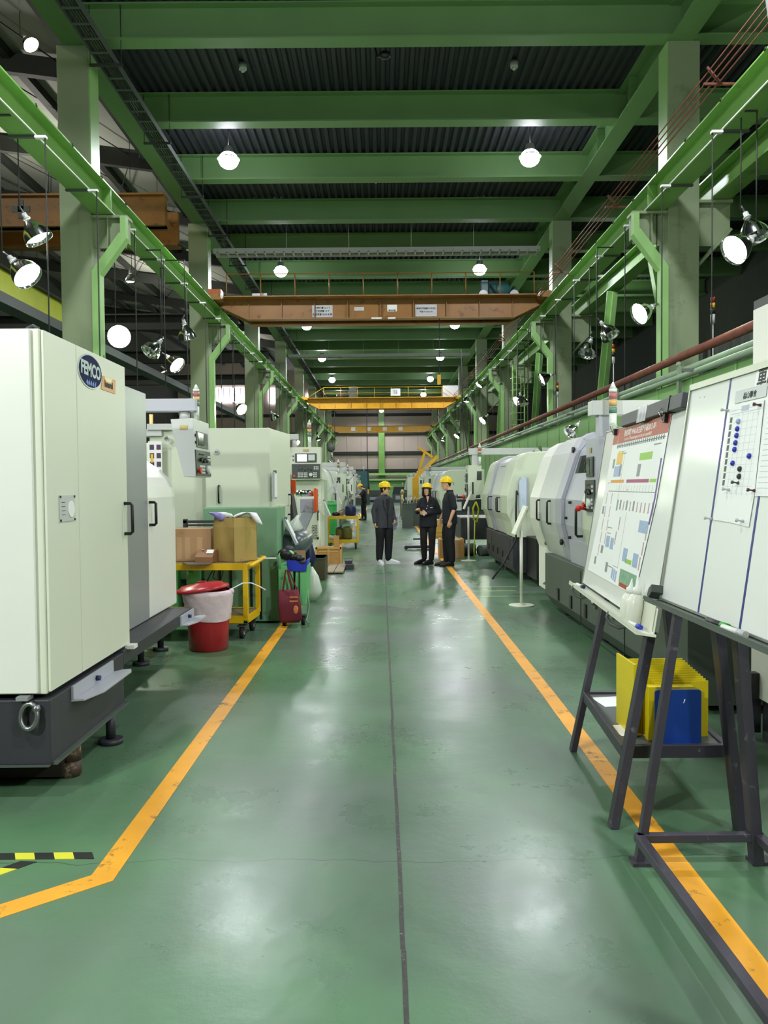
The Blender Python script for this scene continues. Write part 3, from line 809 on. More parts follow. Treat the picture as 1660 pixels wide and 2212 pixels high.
FL = [ # x, y, z, aim, lit, label
 (-4.74, 11.0, 4.46, (0.75, -0.25, -0.75), True, 'lit chrome floodlight nearest on the left, left of the first column', False, None),
 (-4.95, 11.9, 5.22, (0.5, 0.1, -0.9), True, 'lit floodlight half hidden by the first left column', False, 120),
 (-4.75, 14.8, 4.35, (0.3, -0.95, -0.25), True, 'glaring floodlight facing the camera right of the first left column', False, None),
 (-4.83, 17.0, 4.42, (-0.5, -0.5, -0.75), False, 'unlit chrome floodlight left of the pair above the control pendant'),
 (-4.65, 18.6, 4.39, (0.75, -0.35, -0.65), True, 'lit floodlight right of the pair above the control pendant', False, None),
 (-4.34, 18.3, 4.95, (0.1, 0.4, -0.9), True, 'small lit floodlight above the pair left of the second column', False, 60),
 (-4.75, 27.7, 4.24, (0.6, -0.6, -0.5), True, 'lit floodlight beside the third left column below the window', False, None),
 (-4.7, 36, 4.6, (0.5, 0.2, -0.9), True, 'lit floodlight on the left before the yellow crane', False, 200),
 (-4.7, 45, 4.0, (0.5, -0.5, -0.6), True, 'lit floodlight on the left under the yellow crane', False, 200),
 (-3.9, 33, 3.4, (0.3, -0.3, -0.6), False, 'unlit floodlight above the second left control pendant'),
 (4.72, 10.9, 4.70, (-0.85, -0.3, -0.55), True, 'glaring floodlight nearest on the right side', False, None),
 (5.15, 11.2, 4.95, (0.2, -0.3, -0.9), False, 'unlit chrome floodlight behind the nearest lit one on the right'),
 (4.72, 14.9, 4.70, (-0.9, -0.35, -0.5), True, 'lit floodlight left of the first right column', False, None),
 (4.74, 18.7, 4.60, (-0.3, -0.4, -0.8), False, 'unlit floodlight, left of the pair beyond the first right column'),
 (4.86, 17.2, 4.72, (0.4, -0.4, -0.8), False, 'unlit floodlight, right of the pair beyond the first right column'),
 (4.8, 24.4, 4.75, (-0.95, -0.1, -0.45), True, 'lit floodlight seen edge on near the second right column', False, None),
 (4.8, 28.8, 4.54, (-0.8, -0.5, -0.6), True, 'lit floodlight left of the caged ladder foot', False, None),
 (4.6, 26.4, 4.2, (0.2, -0.2, -0.9), False, 'small unlit floodlight on a rod left of the second right column'),
 (4.6, 38.5, 6.3, (-0.6, -0.2, -0.8), True, 'lit floodlight high beside the third right column', False, 220),
 (4.7, 38.0, 4.6, (-0.7, -0.4, -0.7), True, 'lit floodlight low beside the third right column', False, 220),
 (4.5, 43.0, 6.0, (-0.1, -0.1, -1), True, 'lit floodlight pointing down on the bracket beyond the ladder', False, 220),
 (4.6, 50.0, 4.6, (-0.6, -0.4, -0.8), True, 'far lit floodlight on the right under the yellow crane', False, 220),
 (4.5, 60.0, 4.9, (-0.3, -0.1, -0.9), True, 'farthest lit floodlight on the right side', False, 220),
 (-4.5, 58.0, 4.9, (0.3, -0.1, -0.9), True, 'farthest lit floodlight on the left side', False, 220),
 (2.60, 11.2, 2.31, (-0.45, -0.25, -0.45), False, 'chrome lamp shade lying on top of the nearest right lathe'),
 (3.25, 17.0, 2.36, (-0.5, 0.1, 0.7), False, 'chrome lamp shade standing on the second right lathe'),
 (-9.0, 21.4, 13.1, (0.6, -0.3, -0.75), True, 'warm glowing lamp high under the left hall roof', True, 300),
 (-9.0, 29.4, 9.0, (0, 0, -1), True, 'small white lamp hanging in the left hall beside the runway', False, 200),
 (-8.0, 30.5, 9.9, (0.5, -0.2, -0.8), False, 'dim unlit lamp in the left hall below its crane'),
 (-12.0, 45.0, 8.0, (0.3, 0, -0.8), True, 'far small lamp in the left hall seen between columns', True, 200),
]
for f_ in FL: flood(*f_)
for t, M, x in RODS:   # the rod each floodlight is clamped to
    q = M @ Vector((0.06, 0, 0.51))
    top = 6.63 if abs(x) < 6 else 13.6 + (-5.75 - x)*.1337
    if M.translation.z > 2.6 and q.z < top:
        m = MB(); m.tube([q - Vector((0, 0, .05)), (q.x, q.y, top)], 0.010, 6)
        if 3.8 < abs(x) < 4.9: m.box((min(q.x, math.copysign(4.95, x)), q.y - .02, top - .015), (max(q.x, math.copysign(4.95, x)), q.y + .02, top + .005))
        part('rod', m, DARKST, t, world=True)
# reflector lamps of the same rows that hang just behind and beside the camera
for (x, y, z, aim, w) in ((-4.7, 4.5, 4.4, (0.8, 0.5, -0.6), HID_W), (4.7, 5.0, 4.6, (-0.8, 0.3, -0.6), HID_W), (-4.6, -1.5, 4.4, (0.7, 0.7, -0.5), HID_W * 3.8), (4.6, -1.0, 4.5, (-0.7, 0.7, -0.5), HID_W * 3)):
    lamp('lamp_light', 'SPOT', (x, y, z), w, (0.94, 1.0, 0.9), 0.15, aim=Vector((x, y, z)) + Vector(aim), spot=R_(150), blend=0.6)
for (x, y) in ((-13, 14), (-13, 30), (-13, 48), (-13, 68)):  # high lamps of the left hall
    lamp('lamp_light', 'POINT', (x, y, 12.0), 700, (1, .95, .85), 0.3)
for (x, y) in ((9.5, 14), (9.5, 34), (9.5, 58)):
    lamp('lamp_light', 'POINT', (x, y, 8.5), 120, (.9, 1, .8), 0.3)
# =============== MACHINES ===============
def handle(par, p, out, dz=0.2, r=0.011, hz=None, mt=None):
    """black U handle; p top foot, out = stand-off vector"""
    p = Vector(p); o = Vector(out); d = Vector(hz) if hz else Vector((0, 0, -dz))
    pts = [p, p + o*0.75, p + o + d*0.06, p + o + d*0.94, p + o*0.75 + d, p + d]
    m = MB(); m.tube(pts, r, 8)
    return part('handle', m, mt or BLACK, par, 'black pull handle', world=True)
def tower(par, x, y, z, h=0.32, r=0.03, wrap=True, nm='tower_light'):
    m = MB(); m.cyl((x, y, z), (x, y, z + h*0.38), r*0.9, n=14); m.cyl((x, y, z + h*0.8), (x, y, z + h*0.86), r, n=14)
    if wrap: m.cyl((x, y, z + h*0.86), (x, y, z + h), r*0.95, 0.006, n=14); m.tube([(x - r, y - r, z + h*.12), (x - r*.3, y - r*1.4, z + h*.2), (x + r, y - r, z + h*.1)], .004, 5)
    t = part(nm, m, WRAP, par, 'white wrapped signal tower', world=True)
    for k, (mt, nn) in enumerate(((GRNL, 'green_lens'), (AMBL, 'amber_lens'), (REDL, 'red_lens'))):
        m = MB(); z0 = z + h*(0.38 + 0.14*k); m.cyl((x, y, z0 + h*.01), (x, y, z0 + h*0.13), r, n=14); part(nn, m, mt, t, world=True)
    return t
def control_face(par, F, w, h, lit=True, detail=True):
    """screen and key panels in local frame F (x right, y up, z out), w by h"""
    T = WM[par.name].inverted() @ F
    def P(nm, mt, f, parent, lab=None):
        m = MB(T); f(m); return part(nm, m, mt, parent, lab)
    bz = P('screen_bezel', PANELDK, lambda m: m.box((w*.13, h*.52, 0), (w*.86, h*.80, 0.012)), par)
    P('screen', SCREEN if lit else SCRDK, lambda m: m.box((w*.20, h*.555, 0.012), (w*.53, h*.775, 0.015)), bz, 'lit white screen' if lit else 'dark screen')
    P('soft_keys', KEYW if lit else CHAR2, lambda m: m.box((w*.58, h*.58, 0.012), (w*.80, h*.765, 0.014)), bz)
    kp = P('key_panel', PANELDK, lambda m: m.box((w*.02, h*.02, 0), (w*.98, h*.47, 0.012)), par)
    if detail:
        def keys(m):
            for gx, n in ((.22, 4), (.42, 3), (.74, 3)):
                for i in range(n):
                    for j in range(3): m.box((w*(gx + .045*i), h*(.06 + .055*j), .012), (w*(gx + .045*i + .032), h*(.06 + .055*j + .036), .018))
            for i in range(3):
                for j in range(2): m.box((w*(.76 + .06*i), h*(.30 + .06*j), .012), (w*(.80 + .06*i), h*(.335 + .06*j), .018))
        P('keys', KEYW, keys, kp)
        def dials(m):
            for x, y in ((.26, .3), (.36, .32), (.46, .28), (.56, .31), (.66, .29)): m.cyl((w*x, h*y, .01), (w*x, h*y, .035), .016, n=10)
            for i in range(6): m.cyl((w*(.24 + .05*i), h*.4, .01), (w*(.24 + .05*i), h*.4, .02), .006, n=8)
        P('dials', BLACK, dials, kp)
        P('hand_wheel', KEYW, lambda m: m.cyl((w*.66, h*.14, .01), (w*.66, h*.14, .05), .038, n=16), kp)
        P('emergency_button', mat('red_button', '#d02a1c', .35), lambda m: (m.cyl((w*.1, h*.1, .01), (w*.1, h*.1, .03), .016, n=10), m.cyl((w*.1, h*.1, .03), (w*.1, h*.1, .045), .03, n=14)), kp)
        P('maker_plate', GOLD, lambda m: m.box((w*.4, h*.86, 0), (w*.6, h*.93, .004)), par)
        P('side_buttons', BLACK, lambda m: (m.cyl((w*.07, h*.72, 0), (w*.07, h*.72, .02), .014, n=10), m.cyl((w*.07, h*.6, 0), (w*.07, h*.6, .02), .014, n=10)), par)

# ---- nearest left machine ----
t = thing('lathe', 'large cream lathe with blue oval badge nearest the camera on the left', 'lathe', (-1.72, 4.1, 0))
W = dict(world=True)
base = MB().box((-3.7, 4.1, 0.19), (-1.705, 5.28, 0.525)).box((-3.7, 5.28, 0.44), (-1.705, 7.2, 0.535)).box((-3.7, 5.28, 0.12), (-2.25, 8.1, 0.45)).build('base', CHAR, t, world=True, bevel=0.006)
m = MB(); m.box((-1.71, 4.12, 0.185), (-1.68, 5.3, 0.2)); m.box((-3.7, 4.08, 0.185), (-1.71, 4.11, 0.192)); part('bottom_flange', m, CHAR2, base, **W)
cab = MB().box((-3.7, 4.115, 0.55), (-1.725, 5.43, 2.41)).build('electrical_cabinet', CREAM, t, world=True, bevel=0.006)
m = MB(); m.box((-3.7, 4.09, 0.56), (-1.765, 4.115, 2.405)); part('front_panel', m, CREAM2, cab, 'white front panel', bevel=0.004, **W)
m = MB(); m.box((-1.725, 4.13, 0.56), (-1.708, 4.56, 2.405)); part('side_panel', m, CREAM, cab, bevel=0.003, **W)
dr = MB().box((-1.725, 4.567, 0.56), (-1.708, 5.425, 2.405)).build('cabinet_door', CREAM, cab, world=True, bevel=0.003)
m = MB(); m.box((-2.5, 4.06, 0.53), (-2.42, 4.12, 0.55)); m.box((-1.86, 4.06, .53), (-1.8, 4.13, .55)); part('hinge_tab', m, SILV, cab, **W)
m = MB(); m.box((-1.72, 5.36, .53), (-1.66, 5.44, .555)); part('latch_tab', m, CREAM2, cab, **W)
m = MB(); m.box((-3.7, 5.43, 0.54), (-1.90, 6.56, 2.36)); part('sliding_door', m, SILV, t, 'brushed grey sliding door', bevel=0.004, **W)
prof = [(-3.7, .54), (-1.90, .54), (-1.90, 1.52), (-1.915, 1.61), (-1.955, 1.69), (-2.03, 1.765), (-2.18, 1.87), (-2.32, 1.94), (-2.5, 1.98), (-3.7, 1.98)]
hood = MB().prism(prof, 'y', 6.575, 7.43).build('hood', CREAM2, t, world=True, bevel=0.01)
for k in (1.50, 1.30):
    pass
handle(t, (-1.71, 5.36, 1.50), (0.055, 0, 0), 0.2); handle(t, (-1.90, 6.60, 1.485), (0.055, 0, 0), 0.185, 0.012)
bd = MB(Matrix.Translation((-1.708, 4.775, 2.285)) @ Matrix.Rotation(R_(90), 4, 'Y')).lathe([(1, 0), (1, .004)], mx=Matrix.Diagonal((.1, .195, 1, 1)), n=32).build('badge', mat('badge_rim', '#c3cfd2', .25), t, world=True)
m = MB(Matrix.Translation((-1.7045, 4.775, 2.285)) @ Matrix.Rotation(R_(90), 4, 'Y')); m.lathe([(1, 0), (1, .003)], mx=Matrix.Diagonal((.092, .182, 1, 1)), n=32); part('badge_face', m, mat('badge_navy', '#181c4a', .7, spec=.15), bd, **W)
m = MB()
for k in range(5): m.prism([(4.69 + .035*k, 2.215), (4.715 + .035*k, 2.235), (4.73 + .03*k, 2.205), (4.72 + .03*k, 2.2)], 'x', -1.7015, -1.7003)
part('badge_rays', m, mat('badge_blue', '#3f68b8', .3), bd, **W)
Ti = WM[t.name].inverted()
text_part('lettering', 'FEMCO', 0.105, bd, Ti @ fr((-1.7012, 4.775, 2.29), (0, 1, -0.03), (0, .12, 1)), mat('badge_silver', '#b4c4c2', .3), sx=0.93, bold=0.004, depth=.001)
st = MB().prism([(4.985, 2.29), (5.225, 2.292), (5.215, 2.205), (4.955, 2.205)], 'x', -1.707, -1.7045).build('sticker', mat('sticker_orange', '#cd8a45', .3), t, world=True)
m = MB(); m.prism([(5.01, 2.288), (5.16, 2.29), (5.13, 2.262), (5.04, 2.262)], 'x', -1.7045, -1.7035); part('sticker_highlight', m, mat('pale_gold', '#efe2b0', .3), st, **W)
text_part('lettering', 'lnneral', 0.055, st, Ti @ fr((-1.7035, 5.09, 2.245), (0, 1, 0), (0, 0, 1)), INKK, bold=.002, depth=.0006)
vp = MB().box((-1.708, 4.275, 1.425), (-1.702, 4.49, 1.565)).build('vent_plate', LGREY, t, world=True)
m = MB(); m.cyl((-1.703, 4.43, 1.49), (-1.698, 4.43, 1.49), 0.045, n=20); part('dial', m, WHITE, vp, **W)
m = MB()
for y in (4.285, 4.48):
    for z in (1.432, 1.558): m.box((-1.703, y - .008, z - .006), (-1.699, y + .008, z + .006))
for k in range(4): m.box((-1.7025, 4.30, 1.46 + .022*k), (-1.7015, 4.35, 1.463 + .022*k))
part('corner_caps', m, BLACK, vp, **W)
def lbracket(y0, y1):
    m = MB(); m.box((-1.705, y0, 0.452), (-1.690, y1, 0.525))
    m.prism([(-1.705, y0), (-1.64, y0 + .02), (-1.59, y0 + .2), (-1.59, y1 + .03), (-1.61, y1 + 0.09), (-1.66, y1 + .07), (-1.705, y1)], 'z', 0.44, 0.452)
    b = part('lifting_bracket', m, LAV, t, 'lavender grey bracket', bevel=.002, **W)
    m = MB(); ym = (y0 + y1)/2 + .02; m.cyl((-1.69, ym, .488), (-1.665, ym, .488), .016, n=6); part('bolt', m, NAVY, b, **W)
lbracket(4.38, 5.04); lbracket(6.75, 7.2)
m = MB(); m.tube([(-1.80 + .042*math.cos(a), 4.07 + .012*math.sin(a), .45 + .062*math.sin(a)) for a in [2*PI*k/18 for k in range(18)]], .015, 8, closed=True); m.ball((-1.765, 4.08, .485), .026, 8)
part('lifting_eye', m, STEEL, t, 'grey steel lifting ring', **W)
m = MB(); m.box((-3.7, 4.40, 0.02), (-1.77, 4.56, 0.18)); part('support_beam', m, mat('dark_rust', '#2c211d', .7, var=.3), t, **W)
m = MB(); m.cyl((-1.76, 4.49, 0), (-1.76, 4.49, 0.085), .062, n=16); m.cyl((-1.755, 4.49, 0.085), (-1.75, 4.49, 0.18), .055, .05, n=16); part('foot', m, mat('rusty_block', '#4a3a30', .7, var=.25, scale=14, dirt='#a08a70', dirt_amt=.3, dirt_scale=20), t, 'rusty round foot', **W)
for (x, y) in ((-1.72, 5.05), (-2.2, 7.3), (-2.2, 7.95), (-2.6, 5.2)):
    m = MB(); m.cyl((x, y, 0), (x, y, .03), .075, n=16); m.cyl((x, y, .03), (x, y, .19 if y < 5.2 else .44), .03, n=10); part('foot', m, CHAR, t, **W)
m = MB(); m.box((-2.35, 5.30, 2.41), (-1.9, 5.42, 2.49)); part('top_box', m, WHITE, t, **W)
for (x, y) in ((-1.80, 4.22), (-1.82, 4.5), (-1.83, 4.95)):
    m = MB(); m.tube([(x - .03, y, 2.41), (x - .03, y, 2.43), (x, y, 2.445), (x + .03, y, 2.43), (x + .03, y, 2.41)], .008, 6); part('eye_bolt', m, CHAR, t, **W)
m = MB(); m.box((-2.7, 7.52, 2.31), (-1.72, 7.66, 2.425)); arm = part('pendant_arm', m, LAV, t, bevel=.006, **W)
m = MB(); m.cyl((-1.84, 7.6, 2.23), (-1.84, 7.6, 2.31), .05, n=16); part('swivel', m, LGREY, arm, **W)
m = MB(); m.cyl((-2.62, 7.59, .45), (-2.62, 7.59, 2.31), .06, n=16); part('support_post', m, LGREY, arm, **W)
pen = MB().prism([(-1.925, 2.225), (-1.72, 2.235), (-1.705, 1.70), (-1.81, 1.70), (-1.905, 2.09)], 'y', 7.41, 8.08).build('control_pendant', LGREY, t, world=True, bevel=.004)
control_face(pen, fr((-1.709, 7.42, 1.70), (0, 1, 0), (-.03, 0, 1)), 0.65, 0.53, lit=False)
m = MB(); m.box((-1.84, 7.405, 2.13), (-1.77, 7.41, 2.17)); part('maker_plate', m, GOLD, pen, **W)
tower(t, -1.735, 7.62, 2.235, 0.33, 0.03)

# ---- second left machine ----
t = thing('lathe', 'green based cream lathe behind the yellow cart on the left', 'lathe', (-2.0, 9.6, 0))
m = MB(); m.box((-2.78, 9.72, 0.5), (-2.09, 11.2, 2.30)); part('rear_cabinet', m, GCREAM, t, bevel=.006, **W)
m = MB(); m.box((-2.78, 9.62, 2.29), (-2.5, 9.9, 2.36)); m.box((-3.2, 9.66, 2.22), (-2.62, 9.9, 2.3)); part('top_tray', m, LGREY, t, **W)
dr = MB().box((-2.09, 9.6, 1.36), (-1.325, 10.0, 2.30)).build('front_door', GCREAM, t, world=True, bevel=.005)
m = MB(); m.prism([(-2.09, 10.0), (-1.325, 9.605), (-1.215, 10.75), (-2.09, 11.2)], 'z', 1.36, 2.295); part('side_panel', m, CREAM, t, bevel=.004, **W)
m = MB(); m.box((-1.40, 10.0, .5), (-1.24, 10.9, 1.37)); m.box((-1.36, 10.85, .2), (-1.30, 10.95, 2.2)); part('door_frame', m, GCREAM, t, **W)
handle(t, (-1.93, 9.6, 1.62), (0, -0.05, 0), .2); handle(t, (-1.235, 10.6, 1.50), (.05, 0, 0), .26)
for x, z in ((-2.54, 2.18), (-1.95, 2.02)):
    m = MB(); m.cyl((x, 9.58, z), (x, 9.62, z), .03, n=12); m.ball((x, 9.575, z), .018, 8); part('round_lock', m, CHROME, t, **W)
m = MB(); m.box((-2.10, 9.5, 0.02), (-1.235, 10.3, 1.36)); part('base', m, G_MACH, t, bevel=.006, **W)
m = MB()
for x in (-1.93, -1.8, -1.56, -1.45): m.box((x, 9.485, 0.05), (x + .025, 9.5, .78))
part('base_slots', m, BLACK, t, **W)
m = MB(); m.box((-2.30, 9.45, 0.02), (-2.14, 9.6, .82)); m.box((-2.50, 9.45, .02), (-2.40, 9.6, .82)); part('bracket_leg', m, G_MACH2, t, **W)
m = MB(); m.box((-2.78, 9.8, 0.05), (-2.12, 11.2, .5)); part('dark_tray', m, CHAR, t, **W)
m = MB(); m.box((-2.2, 10.2, .02), (-1.2, 13.6, 0.62)); m.box((-2.1, 10.3, .62), (-1.25, 13.4, .8)); part('bed', m, G_MACH2, t, bevel=.01, **W)
m = MB(); m.cyl((-1.75, 11.0, 1.35), (-1.75, 11.25, 1.35), .36, n=28); m.cyl((-1.75, 10.95, 1.35), (-1.75, 11.0, 1.35), .2, n=20); part('chuck', m, STEEL, t, **W)
m = MB(); m.box((-2.2, 11.3, .8), (-1.35, 11.9, 2.0)); m.prism([(-1.35, .9), (-1.2, 1.0), (-1.35, 1.9)], 'y', 11.3, 11.8); part('headstock', m, CHAR, t, bevel=.01, **W)
m = MB(); m.box((-1.36, 11.6, 1.50), (-1.24, 11.65, 1.70)); part('warning_plate', m, ORANGE, t, 'orange plate', **W)
m = MB(); m.bar((-1.30, 12.4, 0.85), (-1.10, 12.4, 1.3), .16, .2, (0, 1, 0)); m.box((-1.25, 12.3, 1.2), (-1.02, 12.6, 1.42)); part('tailstock', m, LAV, t, bevel=.01, **W)
m = MB(); m.cyl((-1.25, 12.4, 1.50), (-1.05, 12.4, 1.50), .05, n=12); m.ball((-1.28, 12.4, 1.5), .05, 10); part('spindle', m, CHROME, t, **W)
m = MB(); m.box((-1.03, 12.2, 1.22), (-0.99, 12.5, 1.58)); part('chip_guard', m, ORANGE, t, 'orange guard plate', bevel=.01, **W)
m = MB(); m.box((-1.70, 13.0, .5), (-1.5, 13.5, 1.8)); part('inner_guard', m, mat('olive_panel', '#7d8a30', .5), t, **W)
for (p0, w_) in (((-1.30, 9.585, 1.50), .06), ):
    pass
t = thing('notice_board', 'small white board with purple and yellow squares left of the second left machine', 'board', (-2.75, 9.55, 1.6))
m = MB(); m.box((0, 0, 0), (.16, .02, .55)); part('board', m, WHITE, t)
m = MB()
for i in range(2):
    for j in range(5): m.box((.02 + .08*i, -.004, .05 + .1*j), (.07 + .08*i, 0, .11 + .1*j))
part('square', m, mat('purple_square', '#4a2a5a', .5), t)
m = MB(); m.box((.03, -.005, .3), (.06, -.004, .4)); part('yellow_square', m, YEL, t)
t = thing('plastic_cover', 'dark grey plastic sheeting draped over the lathe bed behind the tote bag', 'plastic sheet', (-1.1, 10.3, .8))
m = MB(); random.seed(5)
m.loft([((-1.16, 10.5, .74), .16, .5), ((-1.14, 10.5, .86), .22, .55), ((-1.12, 10.5, .98), .2, .5), ((-1.2, 10.6, 1.06), .1, .3)], 18, 3)
part('sheet', m, FABGRY, t, **W)
m = MB(); m.loft([((-1.18, 10.45, 1.0), .1, .2), ((-1.14, 10.4, 1.08), .12, .2), ((-1.1, 10.35, 1.2), .03, .06), ((-1.08, 10.35, 1.24), .015, .03)], 12); part('white_film', m, WRAP, t, **W)
for i, (x, y, z, lean, lab) in enumerate(((-1.27, 9.58, 1.62, .0, 'clipboard with papers hanging on the end of the cream cabinet'), (-1.2, 10.0, 1.05, .5, 'clipboard leaning on the stand beside the grey plastic sheet'), (-1.22, 16.85, 1.15, .45, 'clipboard hanging in front of the second left pendant cabinet'))):
    t = thing('clipboard', lab, 'clipboard', (x, y, z))
    m = MB(); m.bar((0, 0, .16), (lean*.28, 0, -.16), .02, .22, (0, 1, 0)); part('board', m, LAV, t)
    m = MB(); m.bar((.012, 0, .15), (lean*.28 + .012, 0, -.14), .008, .2, (0, 1, 0)); part('paper', m, PAPER, t)
    m = MB(); m.box((-.01, -.04, .14), (.02, .04, .175)); part('clip', m, CHAR2, t)

# ---- slant covered lathes (both rows) ----
def slant_lathe(s, X, y0, y1, label, near='plain', pend=True, base=CHAR, tint=GCREAM, detail=True, group='slant covered lathes in rows', armx=1.6, pz=2.03, pflip=False):
    """s side (+1 right row), X distance of base front from the centre, y0 near end, y1 far end"""
    t = thing('lathe', label, 'lathe', (s*X, y0, 0), group=group)
    Lg = y1 - y0
    def PX(x): return s * x                       # local x: depth away from the aisle
    def P2(pts): return [(PX(a), b) for a, b in pts]
    cov = [(0.0, .72), (-.06, .98), (-.12, 1.12), (-.12, 1.42), (.0, 1.88), (.05, 2.02), (.12, 2.1), (.26, 2.15), (1.5, 2.16), (1.5, .72)]
    def off(d): return [(a - d if i < 8 else a, b + (d if 6 <= i <= 8 else 0)) for i, (a, b) in enumerate(cov)]
    m = MB(); m.prism(P2([(0.04, .12), (-.02, .25), (-.02, .71), (1.5, .71), (1.5, .12)]), 'y', .05, Lg - .05)
    m.box((PX(.12), .2, 0.0), (PX(.3), .35, .12)) ; m.box((PX(.12), Lg - .4, 0.0), (PX(.3), Lg - .25, .12)); m.box((PX(.12), Lg/2, 0.0), (PX(.3), Lg/2 + .15, .12))
    b = part('base', m, base, t, bevel=.006)
    if detail:
        m = MB()
        for k in range(5):
            y = .5 + k*(Lg - 1)/4; m.box((PX(-.035), y, .3), (PX(-.02), y + .06, .42))
        part('slot_covers', m, BLACK, b)
        m = MB()
        for k in range(3): m.box((PX(-.026), .3 + k*Lg/3, .16), (PX(-.024), .31 + k*Lg/3, .66))
        part('seam', m, BLACK, b)
    # cover: near block, doors, lavender frame, far block
    a = 0.24*Lg; c = 0.62*Lg; d = 0.80*Lg
    m = MB(); m.prism(P2(off(.0)), 'y', 0, a); nb = part('near_cover', m, tint, t, bevel=.012)
    m = MB(); m.prism(P2(off(-.03)), 'y', a, c); part('sliding_door', m, LGREY, t, bevel=.012)
    m = MB(); fr_ = off(.01); m.prism(P2(fr_), 'y', c, c + .07*Lg); part('door_frame', m, LAV, t, 'lavender door frame', bevel=.012)
    m = MB(); m.prism(P2(off(-.02)), 'y', c + .07*Lg, Lg); part('far_cover', m, tint, t, bevel=.012)
    if detail:
        m = MB(); m.prism(P2([(.0 + .022 - .012, 1.60), (.04 + .022 - .01, 1.95), (.062, 1.95), (.03, 1.60)]), 'y', a + .12*Lg, a + .30*Lg); part('window', m, GLASSD, t)
    for yy in (a - .05, a + .12, c - .12):
        m = MB(); pts = [(PX(-.09), yy, 1.38), (PX(-.16), yy, 1.38), (PX(-.17), yy, 1.36), (PX(-.17), yy, 1.15), (PX(-.16), yy, 1.13), (PX(-.09), yy, 1.13)]
        m.tube(pts, .011, 6); part('handle', m, BLACK, t, 'black pull handle')
    if near == 'open':
        m = MB(); m.box((PX(.2), -.9, .1), (PX(1.5), -.02, .75)); m.box((PX(.5), -.5, .75), (PX(1.4), -.02, 1.3)); part('motor_bay', m, BLACK, t, 'black open motor bay')
        m = MB(); m.tube([(PX(.05), -.05, 1.45), (PX(.0), -.25, 1.5), (PX(-.02), -.3, 1.2), (PX(-.02), -.28, .7), (PX(-.25), -.5, .35), (PX(-.45), -.6, .1)], .016, 6); part('hose', m, RUBBER, t)
    if pend:
        ya = Lg + .35; x0, x1 = -.36, -.08
        m = MB(); m.box((PX(-.34), ya, 2.25), (PX(armx), ya + .14, 2.39)); ar = part('pendant_arm', m, LGREY, t, bevel=.008)
        m = MB(); m.box((PX(-.27), ya + .02, pz), (PX(-.12), ya + .12, 2.25)); part('swivel', m, LGREY, ar)
        m = MB(); m.cyl((PX(1.35), ya + .07, 0), (PX(1.35), ya + .07, 2.25), .06); part('support_post', m, LGREY, ar)
        m = MB(); m.prism(P2([(-.36, pz), (-.07, pz), (-.08, pz - .35), (-.22, pz - .75), (-.36, pz - .75)]), 'y', ya - .02, ya + .5)
        pn = part('control_pendant', m, tint, t, bevel=.005)
        m = MB(); m.box((PX(-.17), ya - .03, pz - .32), (PX(-.07), ya - .018, pz - .13)); part('socket_panel', m, PANELDK, pn)
        m = MB(); m.box((PX(-.275), ya - .03, pz - .62), (PX(-.245), ya - .018, pz - .36)); part('slot', m, BLACK, pn)
        M_ = WM[t.name]
        if s > 0: F = M_ @ fr((-.365, ya + .48, pz - .72), (0, -1, 0), (0, 0, 1))
        else: F = M_ @ fr((.365, ya, pz - .72), (0, 1, 0), (0, 0, 1))
        control_face(pn, F, .46, .68, lit=False, detail=detail)
        loc = WM[t.name].translation
        tower(t, loc.x + PX(-.11), loc.y + ya - .03, pz + .005, .46, .035)
    return t
S1 = slant_lathe(1, 2.20, 13.5, 17.0, 'second slant covered lathe of the right row with an open black motor bay', near='open', tint=GCREAM)
clip = thing('clipboard', 'clipboard with blue papers on the end of the second right lathe', 'clipboard', (2.33, 13.46, 1.45))
m = MB(); m.box((-.05, -.02, -.27), (.10, 0, .27)); part('board', m, LAV, clip)
m = MB(); m.prism([(-.06, -.28), (.06, -.28), (.06, .26), (.0, .28), (-.06, .2)], 'y', -.045, -.02); part('paper', m, mat('pale_blue_paper', '#c9d8ee', .6), clip)
S2 = slant_lathe(1, 2.16, 29.0, 34.3, 'third slant covered lathe of the right row behind the three people', tint=GCREAM)
far_l = [(2.2, 38.5, 43.0, 'fourth'), (2.2, 48, 53, 'fifth'), (2.2, 56, 61, 'sixth')]
for X, a, b, nn in far_l: slant_lathe(1, X, a, b, '%s slant covered lathe of the right row, far down the hall' % nn, detail=False)
slant_lathe(-1, 1.50, 18.4, 20.3, 'slant covered lathe beside the lit control screen on the left', pend=False, base=CHAR2)
for X, a, b, nn in [(1.55, 23.0, 26.4, 'third'), (1.5, 28.6, 32.5, 'fourth'), (1.6, 35.0, 38.6, 'fifth'), (1.9, 46, 50, 'sixth'), (1.9, 54, 58, 'seventh')]:
    slant_lathe(-1, X, a, b, '%s slant covered lathe of the left row, far down the hall' % nn, detail=False, tint=CREAM if nn in ('fourth', 'sixth') else GCREAM, base=G_MACH2 if nn in ('third', 'fifth') else CHAR2)

